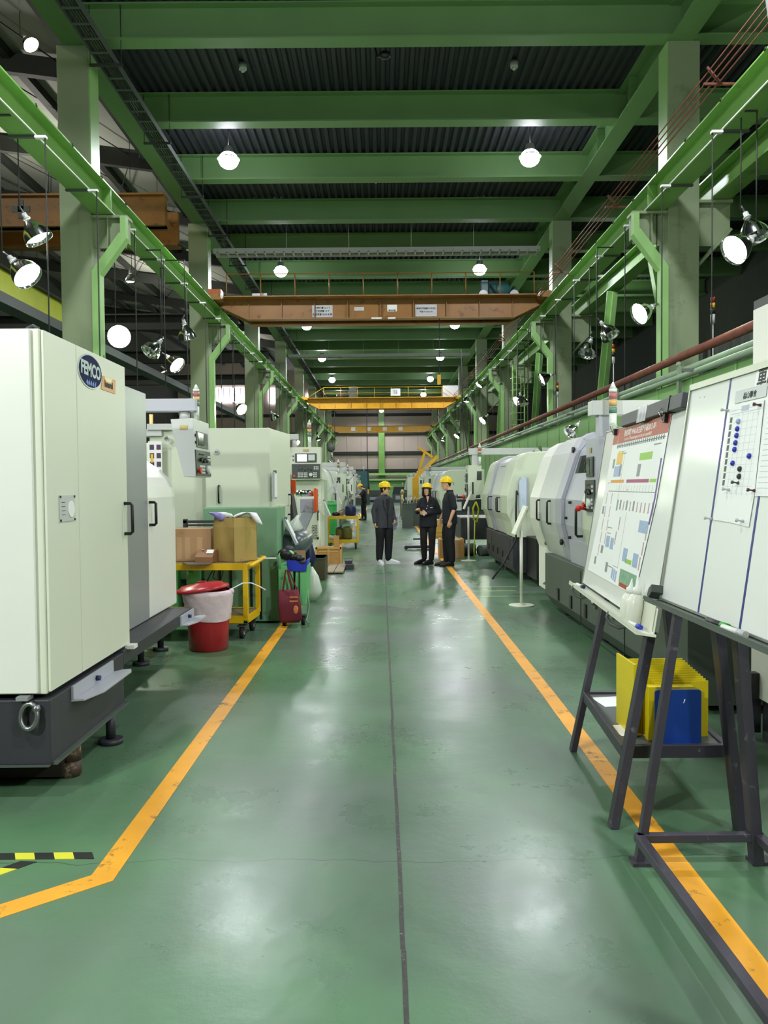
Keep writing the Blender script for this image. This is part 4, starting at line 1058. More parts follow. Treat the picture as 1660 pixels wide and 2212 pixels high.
# ---- nearest right machine (behind the boards) ----
t = thing('lathe', 'grey based slant covered lathe on the right, partly hidden by the poster board', 'lathe', (2.2, 8.5, 0))
cov = [(2.22, .70), (2.12, .98), (2.08, 1.14), (2.08, 1.43), (2.26, 1.98), (2.34, 2.10), (2.46, 2.17), (3.6, 2.2), (3.6, .70)]
def offc(d): return [(a - d if i < 7 else a, b + (d if 5 <= i <= 7 else 0)) for i, (a, b) in enumerate(cov)]
m = MB(); m.prism([(2.20, .06), (2.10, .20), (2.10, .72), (3.6, .72), (3.6, .06)], 'y', 5.55, 10.45); bs = part('base', m, CHAR2, t, bevel=.006, **W)
for y in (5.9, 8.2, 9.9):
    m = MB(); m.cyl((2.3, y, 0), (2.3, y, .08), .07, n=14); part('foot', m, CHAR, bs, **W)
m = MB()
for y in (9.6, 8.95, 8.3): m.box((2.085, y, .22), (2.10, y + .09, .36))
part('slot_covers', m, BLACK, bs, **W)
m = MB()
for y in (8.55, 7.0): m.box((2.094, y, .1), (2.10, y + .012, .68))
m.box((2.094, 7.0, .1), (2.1, 8.55, .112)); part('seam', m, BLACK, bs, **W)
for y in (7.9, 7.3):
    m = MB(); m.box((2.075, y, .38), (2.1, y + .08, .48)); m.ball((2.07, y + .04, .43), .025, 8); part('latch', m, STEEL, bs, **W)
m = MB(); m.box((2.20, 10.46, .18), (3.3, 11.38, .98)); sd = part('side_cabinet', m, CREAM2, t, bevel=.006, **W)
m = MB(); m.box((2.185, 10.56, .42), (2.2, 10.8, .58)); part('meter_plate', m, PANELDK, sd, **W)
m = MB(); m.box((2.185, 10.7, .80), (2.16, 10.78, .84)); m.ball((2.18, 10.9, .27), .02, 8); part('lock', m, STEEL, sd, **W)
m = MB(); m.prism(offc(0.0), 'y', 10.72, 11.4); part('far_cover', m, CREAM2, t, bevel=.02, **W)
m = MB(); m.prism(offc(.012), 'y', 9.62, 10.71); ds = part('sliding_door', m, LGREY, t, bevel=.02, **W)
m = MB(); m.box((2.10, 10.35, 1.5), (2.112, 10.6, 1.51)); part('label_strip', m, PAPER, ds, **W)
m = MB(); m.prism([(2.22, .70), (2.185, .80), (2.185, 1.0), (3.6, 1.0), (3.6, .7)], 'y', 8.3, 10.6); part('lower_panel', m, CREAM, t, **W)
# lavender frame and window door
def ring(y0, y1, d, mt, nm, lab=None):
    m = MB(); pts = offc(d); inn = offc(d - .05)
    for i in range(7):
        a, b = pts[i], pts[i+1]; c_, e = inn[i+1], inn[i]; m.prism([a, b, c_, e], 'y', y0, y1)
    return part(nm, m, mt, t, lab, bevel=.006, **W)
ring(9.30, 9.60, .03, LAV, 'door_frame', 'lavender door frame')
m = MB(); m.prism(offc(-.02), 'y', 8.45, 9.32); wd = part('window_door', m, LAV, t, 'lavender window door', bevel=.01, **W)
m = MB(); m.prism([(2.165, 1.62), (2.255, 1.92), (2.30, 1.95), (2.30, 1.60)], 'y', 8.6, 9.22); part('window', m, GLASSD, wd, **W)
m = MB()
for (y, z, x) in ((9.42, 2.0, 2.24), (9.42, .93, 2.10)): m.cyl((x - .03, y, z), (x, y, z), .035, n=14)
for (y, z, x) in ((9.0, 1.40, 2.09), (9.2, 1.22, 2.09), (9.15, 1.0, 2.12), (8.6, .82, 2.16)): m.cyl((x - .02, y, z), (x + .01, y, z), .016, n=10)
part('knobs', m, BLACK, t, **W)
m = MB(); m.prism([(2.22, .45), (2.16, .60), (2.12, .98), (2.2, .98), (2.3, .7)], 'y', 7.2, 9.2); part('chute', m, LAV, t, **W)
m = MB(); m.prism(offc(.005), 'y', 7.3, 8.42); part('sliding_door', m, GCREAM, t, bevel=.02, **W)
m = MB(); m.prism(offc(0), 'y', 5.7, 7.28); part('near_cover', m, CREAM, t, bevel=.02, **W)
handle(t, (2.085, 9.95, 1.40), (-.06, 0, 0), .28, .013); handle(t, (2.085, 10.62, 1.40), (-.06, 0, 0), .26, .012)
handle(t, (2.08, 8.40, 1.36), (-.07, 0, 0), .30, .014)
m = MB(); m.box((1.95, 7.52, 2.24), (3.2, 7.68, 2.375)); ar = part('pendant_arm', m, LGREY, t, bevel=.006, **W)
m = MB(); m.box((2.02, 7.54, 2.04), (2.17, 7.66, 2.24)); part('swivel', m, LAV, ar, **W)
m = MB(); m.cyl((2.9, 7.6, 2.1), (2.9, 7.6, 2.25), .06); part('support_post', m, LAV, ar, **W)
pn = MB().prism([(1.975, 2.035), (2.22, 2.035), (2.20, 1.6), (2.05, 1.30), (1.975, 1.30)], 'y', 7.48, 7.84).build('control_pendant', LAV, t, world=True, bevel=.004)
control_face(pn, fr((1.972, 7.83, 1.33), (0, -1, 0), (0, 0, 1)), .34, .66, lit=False)
m = MB(); m.tube([(1.97, 7.8, 1.36), (1.90, 7.8, 1.37)], .012, 8); m.ball((1.89, 7.8, 1.37), .032, 10); part('red_knob', m, mat('red_button', '#d02a1c'), pn, **W)
tower(t, 2.115, 7.42, 2.07, .46, .037)
S = thing('electrical_cabinet', 'white sheet metal electrical cabinet top at the right edge above the whiteboard', 'cabinet', (2.3, 3.0, 0))
m = MB(); m.box((2.33, 2.2, .26), (3.6, 5.1, 2.68)); part('housing', m, CREAM2, S, bevel=.006, **W)
m = MB(); m.box((2.33, 4.6, 2.68), (2.8, 5.09, 2.73)); part('top_cap', m, CHAR, S, **W)
m = MB(); m.box((2.36, 2.2, 0), (3.6, 5.0, .26)); m.box((2.28, 4.98, .05), (2.34, 5.04, .42)); part('base', m, CHAR, S, **W)
m = MB(); m.tube([(2.5, 5.0, 2.7), (2.5, 5.0, 3.6), (2.4, 5.2, 5.0)], .012, 6); part('supply_cable', m, LGREY, S, **W)

# ---- cabinet with the lit control screen (left, farther) ----
t = thing('control_cabinet', 'cream control cabinet with lit screen hanging on an arm, left side', 'control cabinet', (-1.6, 17.0, 0))
m = MB(); m.prism([(-1.96, 2.43), (-1.90, 1.76), (-1.28, 1.76), (-1.28, 2.43)], 'y', 17.0, 17.35); pn = part('control_pendant', m, CREAM, t, bevel=.005, **W)
control_face(pn, fr((-1.90, 16.995, 1.76), (1, 0, 0), (0, 0, 1)), .62, .67, lit=True)
m = MB(); m.box((-2.4, 17.05, 2.59), (-1.76, 17.2, 2.71)); ar = part('pendant_arm', m, LGREY, t, bevel=.005, **W)
m = MB(); m.cyl((-1.84, 17.12, 2.43), (-1.84, 17.12, 2.6), .055, n=14); part('swivel', m, LGREY, ar, **W)
tower(t, -1.52, 17.1, 2.43, .58, .04)
m = MB(); m.box((-1.90, 17.3, .11), (-1.24, 18.3, 1.75)); cb = part('cabinet', m, GCREAM, t, bevel=.006, **W)
m = MB(); m.box((-1.83, 17.285, .2), (-1.30, 17.3, 1.62)); d_ = part('door', m, CREAM, cb, bevel=.004, **W)
m = MB(); m.cyl((-1.38, 17.27, 1.42), (-1.38, 17.29, 1.42), .02, n=10); m.cyl((-1.38, 17.27, .5), (-1.38, 17.29, .5), .028, n=10); m.box((-1.39, 17.27, .88), (-1.36, 17.29, 1.1)); part('locks', m, BLACK, d_, **W)
m = MB()
for i in range(4):
    for j in range(9): m.box((-1.5 + .03*i - (j % 2)*.012, 17.275, .48 + .035*j), (-1.485 + .03*i - (j % 2)*.012, 17.286, .5 + .035*j))
part('vent_holes', m, BLACK, d_, **W)
m = MB(); m.box((-1.85, 17.4, 0), (-1.3, 18.2, .11)); part('plinth', m, CHAR, t, **W)
m = MB(); m.cyl((-1.98, 16.8, 2.45), (-1.98, 16.8, 2.65), .06, n=12); part('beacon', m, mat('red_beacon', '#c01818', .3, emit=.6), t, 'red beacon', **W)

# ---- stands with a slanted panel ----
def stand(x, y, h, label, s=1, top=True):
    t = thing('panel_stand', label, 'stand', (x, y, 0), group='round based panel stands')
    m = MB(); m.cyl((0, 0, 0), (0, 0, .012), .165, n=28); m.cyl((0, 0, .012), (0, 0, .03), .05, n=16); part('base', m, CREAM, t, 'round base plate')
    m = MB(); m.cyl((0, 0, .02), (0, 0, h), .021, n=14); part('pole', m, CREAM, t)
    if top: m = MB(); m.bar((-s*.10, 0, h - .05), (s*.06, 0, h + .32), .3, .02, (1, 0, 0)); part('panel', m, CREAM, t, 'slanted panel')
stand(1.835, 10.70, 1.0, 'cream pole stand with slanted panel before the nearest right lathe')
stand(1.82, 17.12, 1.15, 'cream pole stand with slanted panel behind the man in profile')
stand(-1.32, 17.0, 1.05, 'cream pole stand by the crate at the lit control cabinet', -1)
stand(-1.25, 23.0, 1.15, 'cream pole stand behind the farther yellow cart', -1)
for i, (y, h) in enumerate(((27.5, 2.0), (21.9, 1.75))):
    t = thing('tube_frame', 'cream tube post frame beyond the farther yellow cart, %s one' % ('farther' if i == 0 else 'nearer'), 'frame', (-0.95 - .25*i, y, 0))
    m = MB(); m.bar((0, 0, 0), (0, 0, h), .06, .06); m.bar((0, 0, h), (-.35, 0, h - .38), .06, .06, (0, 1, 0)); m.bar((-.35, 0, h - .38), (-1.0, 0, h - .38), .05, .05); part('post', m, LGREY, t)

# ---- odd machines between the rows ----
t = thing('bench_machine', 'dark bench machine with a paper tag between the second and third right lathes', 'machine', (2.0, 19, 0))
m = MB(); m.box((1.62, 18.8, 1.0), (2.3, 19.4, 1.28)); m.box((1.8, 18.6, .35), (3.0, 20.5, .85)); part('body', m, CHAR, t, bevel=.01, **W)
m = MB(); m.box((1.7, 18.7, 0), (1.8, 18.8, .36)); m.box((1.9, 19.5, 0), (2.0, 19.6, .36)); m.box((2.7, 18.7, 0), (2.8, 18.8, .36)); part('legs', m, CHAR2, t, **W)
m = MB(); m.box((1.70, 18.78, 1.02), (1.84, 18.795, 1.22)); part('paper_tag', m, PAPER, t, **W)
m = MB(); m.ball((1.9, 18.75, 1.34), .06, 10); part('red_knob', m, mat('red_button', '#d02a1c'), t, **W)
m = MB(); m.cyl((1.7, 19.0, 1.34), (2.3, 19.0, 1.34), .05, n=10); m.ball((1.72, 18.85, 1.36), .05, 8); part('spindle', m, STEEL, t, **W)
m = MB(); m.cyl((1.75, 18.4, .14), (2.1, 18.45, .14), .14, n=18); m.cyl((2.2, 18.3, .12), (2.5, 18.5, .12), .12, n=18); part('rollers', m, CHAR2, t, **W)
t = thing('yellow_cable_loop', 'yellow green cable loop hanging behind the second pole stand', 'cable', (2.02, 17.5, .9))
m = MB(); m.tube([(2.02, 17.5, 1.25), (1.96, 17.5, 1.1), (1.98, 17.5, .85), (2.05, 17.5, .8), (2.08, 17.5, 1.1), (2.02, 17.5, 1.25)], .02, 6); m.tube([(2.0, 17.5, .85), (1.98, 17.5, .2), (1.99, 17.55, .02)], .015, 6); part('cable', m, YGRN, t, world=True)
t = thing('electrical_cabinet', 'pale green cabinet with a notice sheet, end of the right line', 'cabinet', (1.85, 46, 0))
m = MB(); m.box((-.4, 0, .1), (.4, 1.2, 2.08)); m.box((-.36, .05, 0), (.36, 1.1, .1)); part('housing', m, GCREAM, t, bevel=.01)
m = MB(); m.box((-.1, -.02, 1.2), (.25, 0, 1.6)); part('notice_sheet', m, PAPER, t)
m = MB(); m.box((-.4, -.01, .98), (.4, 0, 1.1)); part('panel_band', m, LGREY, t)
t = thing('locker', 'dark grey upright cabinet beside the far end of the right aisle line', 'cabinet', (1.1, 43, 0))
m = MB(); m.box((-.14, 0, 0), (.14, .6, 1.28)); part('housing', m, CHAR2, t, bevel=.01)
m = MB(); m.box((.01, -.01, .1), (.13, 0, 1.2)); part('door', m, CHAR, t)
t = thing('jib_crane', 'bright yellow folded jib crane leaning above the far right machines', 'jib crane', (2.0, 40, 2.0))
m = MB(); m.bar((1.6, 40, 1.95), (2.75, 40, 3.05), .16, .18, (0, 1, 0)); part('main_arm', m, YCRANE, t, **W)
m = MB(); m.bar((1.75, 40, 2.1), (2.1, 40, 3.2), .12, .14, (0, 1, 0)); m.bar((1.78, 40, 3.5), (2.5, 40, 3.0), .12, .14, (0, 1, 0)); part('strut', m, YCRANE, t, **W)
m = MB(); m.box((1.5, 39.8, 0), (1.8, 40.2, 2.0)); part('column', m, YCRANE, t, **W)
for i, (x, y, sx, sy, sz, mt, lab) in enumerate((
    (-.6, 80, 2.2, 2, 1.2, CHAR2, 'low grey machine at the far end of the aisle, middle'), (-3.6, 74, 2.6, 3, 2.4, LGREY, 'pale grey machine far down the left side'),
    (-1.9, 70, 1.6, 2, 2.9, TEAL, 'teal topped machine far down the left side'), (3.2, 72, 2.4, 3, 2.3, GCREAM, 'pale green machine far down the right side'),
    (1.7, 78, 1.4, 2, 1.5, CHAR, 'dark machine at the far end of the aisle, right'))):
    t = thing('machine', lab, 'machine', (x, y, 0))
    m = MB(); m.box((-sx/2, 0, 0), (sx/2, sy, sz*.55)); part('base', m, CHAR2 if mt is not CHAR2 else CHAR, t)
    m = MB(); m.prism([(-sx/2, sz*.55), (sx/2, sz*.55), (sx/2*.9, sz), (-sx/2*.8, sz)], 'y', .1, sy - .1); part('cover', m, mt, t)
    m = MB(); m.box((-sx*.3, -.02, sz*.2), (sx*.1, 0, sz*.45)); part('panel', m, LAV, t)
    m = MB(); m.cyl((sx*.2, .3, sz), (sx*.2, .3, sz + .4), .05, n=8); part('post', m, LGREY, t)
for i in range(5):
    x = -3.9 - .9*(i % 2); y = 12.5 + 5*i
    t = thing('machine', 'green machine housing in the shade behind the left row, %s from the camera' % ORD[i], 'machine', (x, y, 0), group='green machines behind the left row')
    m = MB(); m.box((-.9, 0, 0), (.6, 3.6, 1.6)); part('base', m, G_MACH, t, bevel=.01)
    m = MB(); m.prism([(-.9, 1.6), (.55, 1.6), (.35, 2.3), (-.9, 2.3)], 'y', .1, 3.4); part('cover', m, GCREAM, t, bevel=.01)
    m = MB(); m.cyl((.3, .2, 2.3), (.3, .2, 2.75), .03, n=8); part('signal_post', m, AMBL, t)
# towers standing on machines beyond the right wall
for i, (x, y, z) in enumerate(((5.3, 13.0, 4.15), (5.2, 18.2, 4.3), (5.2, 24, 4.2))):
    t = thing('tower_light', 'small red amber green signal tower above the right wall pipes, %s from the camera' % ORD[i], 'signal light', (x, y, z), group='signal towers above the right wall')
    m = MB(); m.cyl((0, 0, -z), (0, 0, .12), .012, n=8); m.cyl((0, 0, .0), (0, 0, .14), .035, n=12); part('base', m, LGREY, t)
    for k, (mt, nn) in enumerate(((BLACK, 'green_lens'), (mat('amber_lens', '#e0b020', .3), 'amber_lens'), (mat('red_lens', '#9a2020', .3), 'red_lens'))):
        m = MB(); m.cyl((0, 0, .15 + .09*k), (0, 0, .23 + .09*k), .035, n=12); part(nn, m, mt, t)
    m = MB(); m.box((-.5, -.03, -1.25), (.1, .03, -1.2)); part('bracket', m, WHITE, t)
# =============== PROPS, LEFT ===============
def caster(par, x, y, r=.065, name='caster'):
    m = MB(); m.box((x - .045, y - .045, r*2 - .005), (x + .045, y + .045, r*2 + .012)); m.box((x - .03, y - .02, r*.9), (x - .022, y + .03, r*2)); m.box((x + .022, y - .02, r*.9), (x + .03, y + .03, r*2))
    c = part(name, m, STEEL, par)
    m = MB(); m.cyl((x - .02, y, r), (x + .02, y, r), r, n=20); part('wheel', m, RUBBER, c)
    m = MB(); m.cyl((x - .024, y, r), (x + .024, y, r), r*.4, n=12); part('hub', m, LGREY, c)
def cart(label, loc, rz, w, d, h, low, items=False):
    t = thing('trolley_cart', label, 'cart', loc, rz)
    a = .05
    for x in (0, w - a):
        for y in (0, d - a):
            m = MB(); m.box((x, y, low), (x + a, y + a, h)); part('post', m, YEL, t, bevel=.003)
    m = MB(); 
    for z0, z1 in ((h - .07, h), (low - .03, low + .05)):
        m.box((a, 0, z0), (w - a, .02, z1)); m.box((a, d - .02, z0), (w - a, d, z1)); m.box((0, a, z0), (.02, d - a, z1)); m.box((w - .02, a, z0), (w, d - a, z1))
    m.box((0, 0, low - .03), (a, a, low)); part('rails', m, YEL, t, bevel=.003)
    m = MB(); m.box((.02, .02, h - .015), (w - .02, d - .02, h + .004)); part('top_shelf', m, PLY, t, 'worn plywood top')
    m = MB(); m.box((.02, .02, low + .03), (w - .02, d - .02, low + .045)); part('lower_shelf', m, PLY, t, 'worn plywood lower shelf')
    m = MB(); m.tube([(w + .03, -.0, h - .02), (w + .05, .0, h - .02), (w + .05, d, h + .01), (w, d, h + .01)], .022, 10); part('handle_bar', m, YEL, t)
    for x in (.08, w - .08):
        for y in (.08, d - .08): caster(t, x, y)
    return t
c1_ = cart('yellow two shelf trolley loaded with cardboard boxes behind the red bin', (-2.55, 8.55, 0), R_(-4), 1.13, .62, .80, .20)
c2_ = cart('yellow trolley farther up the aisle with dark parts on it', (-1.42, 20.5, 0), R_(2), .82, 1.1, .84, .20)
T1 = .806
# big open box
t = thing('cardboard_box', 'tall open cardboard box with bags sticking out, on the yellow cart', 'box', (-1.6, 8.78, T1), R_(-38))
m = MB(); a = .165
for (p, q) in (((-a, -a), (a, -a + .006)), ((-a, a - .006), (a, a)), ((-a, -a), (-a + .006, a)), ((a - .006, -a), (a, a))): m.box((p[0], p[1], 0), (q[0], q[1], .37))
m.box((-a, -a, 0), (a, a, .006)); part('body', m, CARD2, t)
for ang, nm in ((0, 'flap'), (90, 'flap'), (180, 'flap'), (270, 'flap')):
    Rm = Matrix.Rotation(R_(ang), 4, 'Z'); m = MB(Rm); m.prism([(-a, .37), (-a + .006, .37), (-a + .02, .47), (-a + .014, .47)], 'x', -a + .004, a - .004)
    part('flap', m, CARD2, t)
m = MB(); m.box((-.05, -a - .001, .002), (-.02, -a, .035)); m.box((.1, -a - .001, .002), (.13, -a, .035)); m.box((a, -.08, .002), (a + .001, -.05, .03)); part('label', m, CARD, t)
t = thing('plastic_bag', 'purple and white printed bag in the open cardboard box', 'bag', (-1.72, 8.74, 1.25))
m = MB(); m.loft([((0, 0, .0), .06, .09), ((-.02, 0, .05), .09, .1), ((-.06, .0, .075), .1, .08), ((-.09, 0, .085), .06, .05)], 14); part('bag', m, mat('purple_print_bag', '#8a86c8', .4, var=.4, scale=9, bump=.6, bscale=20), t)
m = MB(); m.loft([((.05, -.02, .03), .07, .05), ((.02, -.03, .065), .08, .05), ((-.02, -.02, .085), .05, .03)], 12); part('white_edge', m, WRAP, t)
t = thing('plastic_bag', 'crumpled white plastic bag hanging over the right rim of the tall box', 'bag', (-1.5, 8.75, 1.27))
random.seed(11)
m = MB(); m.loft([((-.10, 0, .0), .03, .05), ((-.04, 0, .035), .05, .06), ((.03, 0, .06), .055, .06), ((.09, -.01, .055), .05, .05), ((.135, -.02, .0), .04, .04), ((.17, -.03, -.05), .03, .03), ((.20, -.03, -.075), .01, .01)], 12)
part('bag', m, mat('white_crumpled_bag', '#e6e6ee', .35, bump=1.0, bscale=22), t)
t = thing('cardboard_box', 'long brown cardboard box with tape stripes at the left of the cart', 'box', (-2.08, 8.92, T1), 0)
m = MB(); m.box((-.38, -.16, 0), (.22, .16, .35)); part('body', m, CARD, t, bevel=.003)
m = MB()
for x in (-.15, -.06, .07): m.box((x, -.161, .02), (x + .055, -.16, .26))
part('tape', m, mat('packing_tape', '#c09a74', .35), t)
t = thing('picture_frame', 'dark metal frame lying behind the brown cardboard box', 'frame', (-2.0, 9.13, T1))
m = MB(); m.box((-.25, 0, .0), (-.21, .06, .44)); m.box((.2, 0, 0), (.24, .06, .44)); m.box((-.25, 0, .395), (.3, .06, .425)); m.box((-.2, .01, .36), (.2, .05, .38)); part('frame', m, CHAR, t)
t = thing('cardboard_box', 'small brown carton with white label at the front of the cart', 'box', (-1.88, 8.62, T1), R_(-8))
m = MB(); m.prism([(-.08, 0), (.08, 0), (.08, .13), (-.0, .13), (-.08, .06)], 'x', -.095, .095); part('body', m, mat('carton_brown', '#9a6f4c', .7), t)
m = MB(); m.bar((.05, -.045, .098), (.05, -.005, .133), .075, .003, (0, -1, 1)); part('label', m, PAPER, t)
m = MB(); m.box((-.05, -.02, .131), (-.02, .01, .133)); part('sticker', m, PAPER, t)
t = thing('metal_sheet', 'thin dark metal sheet sticking out over the front of the cart', 'metal sheet', (-1.98, 8.45, T1))
m = MB(); m.prism([(-.14, .1), (.18, .1), (.20, -.09), (-.03, -.13)], 'z', -.002, .006); part('sheet', m, STEEL, t)
t = thing('cable_tie_strip', 'white flat strap lying on the cart top beside the tall box', 'strap', (-1.3, 8.95, T1))
m = MB(); m.box((-.12, 0, 0), (.12, .03, .012)); m.tube([(-.12 - .02*math.cos(a), .015 + .02*math.sin(a), .01) for a in [2*PI*k/10 for k in range(10)]], .004, 6, closed=True); part('strap', m, WHITE, t)
t = thing('power_cord', 'tangled dark cord hanging behind the yellow cart', 'cord', (-1.95, 9.16, .53))
m = MB(); m.tube([(0, 0, .25), (.05, -.02, .15), (.02, 0, .05), (.1, 0, .0), (.14, 0, .12), (.08, -.02, .2), (.0, 0, .1), (-.06, 0, -.02)], .006, 6); part('cord', m, RUBBER, t)
m = MB(); m.ball((-.06, -.02, -.03), .02, 8); part('plug', m, LGREY, t)
# red bin
t = thing('waste_bin', 'red plastic waste bin with white liner and tilted lid', 'bin', (-1.735, 8.0, 0))
m = MB(); m.lathe([(.175, 0), (.19, .01), (.205, .3), (.22, .55), (.235, .56), (.235, .575), (.215, .575), (.2, .3), (.18, .02)], n=36, cap=False); m.lathe([(.0001, .004), (.18, .004)], n=36, cap=False); part('body', m, RED, t)
m = MB(); pr = []
random.seed(4)
n = 48; rings = []
for j in range(9):
    z = .315 + .26*j/8; ring = []
    for k in range(n):
        a_ = 2*PI*k/n; r = .216 + .035*j/8 + .005*math.sin(5*a_ + 3*j) + .0035*math.sin(11*a_ - 5*j) + random.uniform(-.0015, .0015)
        zz = z + (.02*math.sin(a_ + .7) if j == 0 else 0) - .03*math.cos(a_)*(1 - j/8)
        ring.append(m._v((r*math.cos(a_), r*math.sin(a_), zz)))
    rings.append(ring)
rings.append([m._v((.225*math.cos(2*PI*k/n), .225*math.sin(2*PI*k/n), .592)) for k in range(n)])
for p_, q_ in zip(rings, rings[1:]):
    for k in range(n): m._f([p_[k], p_[(k+1) % n], q_[(k+1) % n], q_[k]], True)
m.ball((.235, -.02, .575), (.03, .04, .03), 10)
part('liner', m, LINER, t, 'translucent white bin liner')
Ml = Matrix.Translation((-.06, 0, .615)) @ Matrix.Rotation(R_(-7), 4, 'Y')
m = MB(Ml); m.lathe([(.262, -.025), (.268, -.02), (.262, .0), (.22, .012), (.2, .03), (.08, .036), (.07, .045), (.0001, .045)], n=36); ld = part('lid', m, RED, t)
m = MB(Ml); m.tube([(-.05, 0, .04), (-.03, 0, .055), (.03, 0, .055), (.05, 0, .04)], .008, 8); part('lid_knob', m, RED, ld)
t = thing('cord', 'white cord curving from the bin rim over the cart', 'cord', (-1.5, 8.0, .58))
m = MB(); m.tube([(-1.52, 7.98, .59), (-1.47, 8.0, .61), (-1.40, 8.05, .645), (-1.32, 8.1, .64), (-1.24, 8.12, .60), (-1.18, 8.12, .565)], .006, 6); part('cord', m, WHITE, t, world=True)
# green tank trolley with hanging tote bag
t = thing('tank_trolley', 'green wheeled coolant tank between the cart and the aisle line', 'trolley', (-1.2, 9.25, 0))
m = MB(); m.box((0, 0, .10), (.17, .5, .70)); part('tank', m, G_MACH2, t, bevel=.01)
m = MB(); m.tube([(.02, -.01, .68), (.02, -.01, .83), (.05, -.01, .86), (.15, -.01, .86), (.18, -.01, .83)], .016, 8); part('handle_bar', m, mat('mint_tube', '#8fd8a0', .4), t)
m = MB(); m.prism([(.18, .2), (.31, .25), (.335, .69), (.2, .69)], 'y', .02, .45); part('splash_tray', m, G_MACH2, t, bevel=.004)
m = MB(); m.box((.235, .0, .35), (.245, .02, .69)); part('seam', m, BLACK, t)
for x, y in ((.06, .05), (.27, .12), (.06, .42)): caster(t, x, y, .055)
t = thing('parts_tray', 'royal blue plastic tray on the green coolant tank', 'tray', (-.985, 9.3, .64))
m = MB(); m.sheet([(-.11, .12), (-.10, .0), (.10, .0), (.115, .12)], 'y', -.05, .3, -.008); m.prism([(-.11, .12), (-.10, 0), (.10, 0), (.115, .12)], 'y', -.055, -.045); part('tray', m, BLUE2, t)
t = thing('cardboard_piece', 'folded cardboard standing in the blue tray', 'cardboard', (-.985, 9.42, .66))
m = MB(); m.box((-.07, 0, 0), (.085, .006, .2)); m.box((-.07, -.1, 0), (-.064, .01, .15)); part('panel', m, CARD, t)
t = thing('work_gloves', 'black gloves and rags heaped over the green tank handle', 'gloves', (-1.08, 9.28, .78))
m = MB(); m.ball((-.03, 0, .05), (.1, .08, .07), 12); m.ball((.06, 0, .02), (.08, .06, .05), 12); m.ball((.13, -.02, .0), (.06, .05, .035), 10); part('glove', m, BLACK, t)
m = MB(); m.ball((.0, .03, .1), (.06, .06, .05), 10); m.ball((.16, -.01, -.04), (.05, .05, .03), 10); part('rag', m, CHAR, t)
t = thing('tote_bag', 'maroon tote bag with orange print hanging in front of the green tank', 'bag', (-1.06, 9.18, .06))
m = MB(); m.loft([((0, 0, .0), .105, .035), ((.005, 0, .04), .13, .05), ((-.005, 0, .2), .13, .045), ((-.015, 0, .37), .115, .02)], 20, 4); bg = part('bag', m, DKRED, t)
m = MB(); m.prism([(-.09, .36), (-.065, .36), (-.035, .6), (-.05, .6)], 'y', -.022, -.018); m.prism([(-.035, .6), (-.01, .6), (.04, .37), (.015, .37)], 'y', -.026, -.022); m.prism([(-.02, .6), (-.005, .6), (.085, .37), (.07, .37)], 'y', .015, .019); part('strap', m, DKRED, bg)
m = MB(); m.box((.0, -.048, .28), (.095, -.044, .30)); m.box((.0, -.049, .235), (.095, -.045, .255)); m.ball((.07, -.05, .15), (.03, .006, .05), 10); part('print', m, mat('orange_print', '#d07a4a', .6, var=.3, scale=60), bg)
t = thing('drain_hose', 'green hose trailing from the coolant tank to the floor', 'hose', (-.88, 9.5, 0))
m = MB(); m.tube([(-.9, 9.5, .5), (-.87, 9.45, .2), (-.9, 9.4, .04), (-.86, 9.35, .015)], .012, 6); part('hose', m, G_MACH, t, world=True)
# items further up the left side
t = thing('metal_box', 'dark olive steel box standing on the aisle line past the tote bag', 'box', (-1.05, 13.8, 0))
m = MB(); m.box((-.2, 0, 0), (.06, .7, .38)); part('box', m, mat('dark_olive', '#4b4632', .6, var=.2), t, bevel=.006)
m = MB(); m.box((-.2, -.01, .36), (.06, .7, .38)); part('lid', m, CHAR2, t)
t = thing('wooden_crate', 'wooden crate with panelled front beside the left aisle line', 'crate', (-1.10, 16.4, 0))
m = MB(); m.box((-.26, 0, 0), (.26, .5, .36)); cr = part('box', m, WOODB, t, bevel=.004)
m = MB()
for x in (-.27, .23): m.box((x, -.02, 0), (x + .04, 0, .37))
m.box((-.26, -.02, .33), (.26, .0, .37)); m.box((-.26, -.02, 0), (.26, 0, .03)); m.box((-.02, -.015, .03), (.02, 0, .33)); m.box((-.2, -.01, .27), (.2, 0, .3)); part('slats', m, mat('crate_frame_wood', '#c59a58', .6), cr)
t = thing('wooden_block', 'short wooden post standing on the crate', 'wood block', (-.95, 16.5, .37))
m = MB(); m.box((-.05, 0, 0), (.06, .12, .22)); part('post', m, WOODB, t)
t = thing('wooden_board', 'flat grey wooden pallet board lying before the crate', 'board', (-.98, 14.75, 0))
m = MB()
for k in range(3): m.box((-.26 + .175*k, 0, .02), (-.1 + .175*k, 1.6, .045))
m.box((-.26, .1, 0), (.25, .2, .02)); m.box((-.26, 1.3, 0), (.25, 1.4, .02)); part('planks', m, WOODG, t)
t = thing('iron_block', 'dark iron block right of the wooden board', 'iron block', (-.64, 15.5, 0))
m = MB(); m.box((-.08, 0, 0), (.08, .3, .1)); m.box((-.1, .2, .1), (.04, .5, .16)); part('block', m, CHAR, t, bevel=.006)
t = thing('tool_bag', 'dark navy bag hanging at the end of the grey plastic sheet', 'bag', (-1.02, 11.2, .5))
m = MB(); m.loft([((0, 0, 0), .06, .06), ((.01, 0, .1), .09, .07), ((.0, 0, .3), .05, .04), ((-.02, 0, .42), .02, .02)], 12); part('bag', m, NAVY, t)
t = thing('plastic_bag', 'clear crumpled plastic bag below the navy bag', 'bag', (-.98, 11.3, .0))
m = MB(); m.loft([((0, 0, .02), .07, .07), ((.02, 0, .15), .11, .09), ((.0, 0, .35), .08, .06), ((-.03, 0, .48), .03, .03)], 12); part('bag', m, WRAP, t)
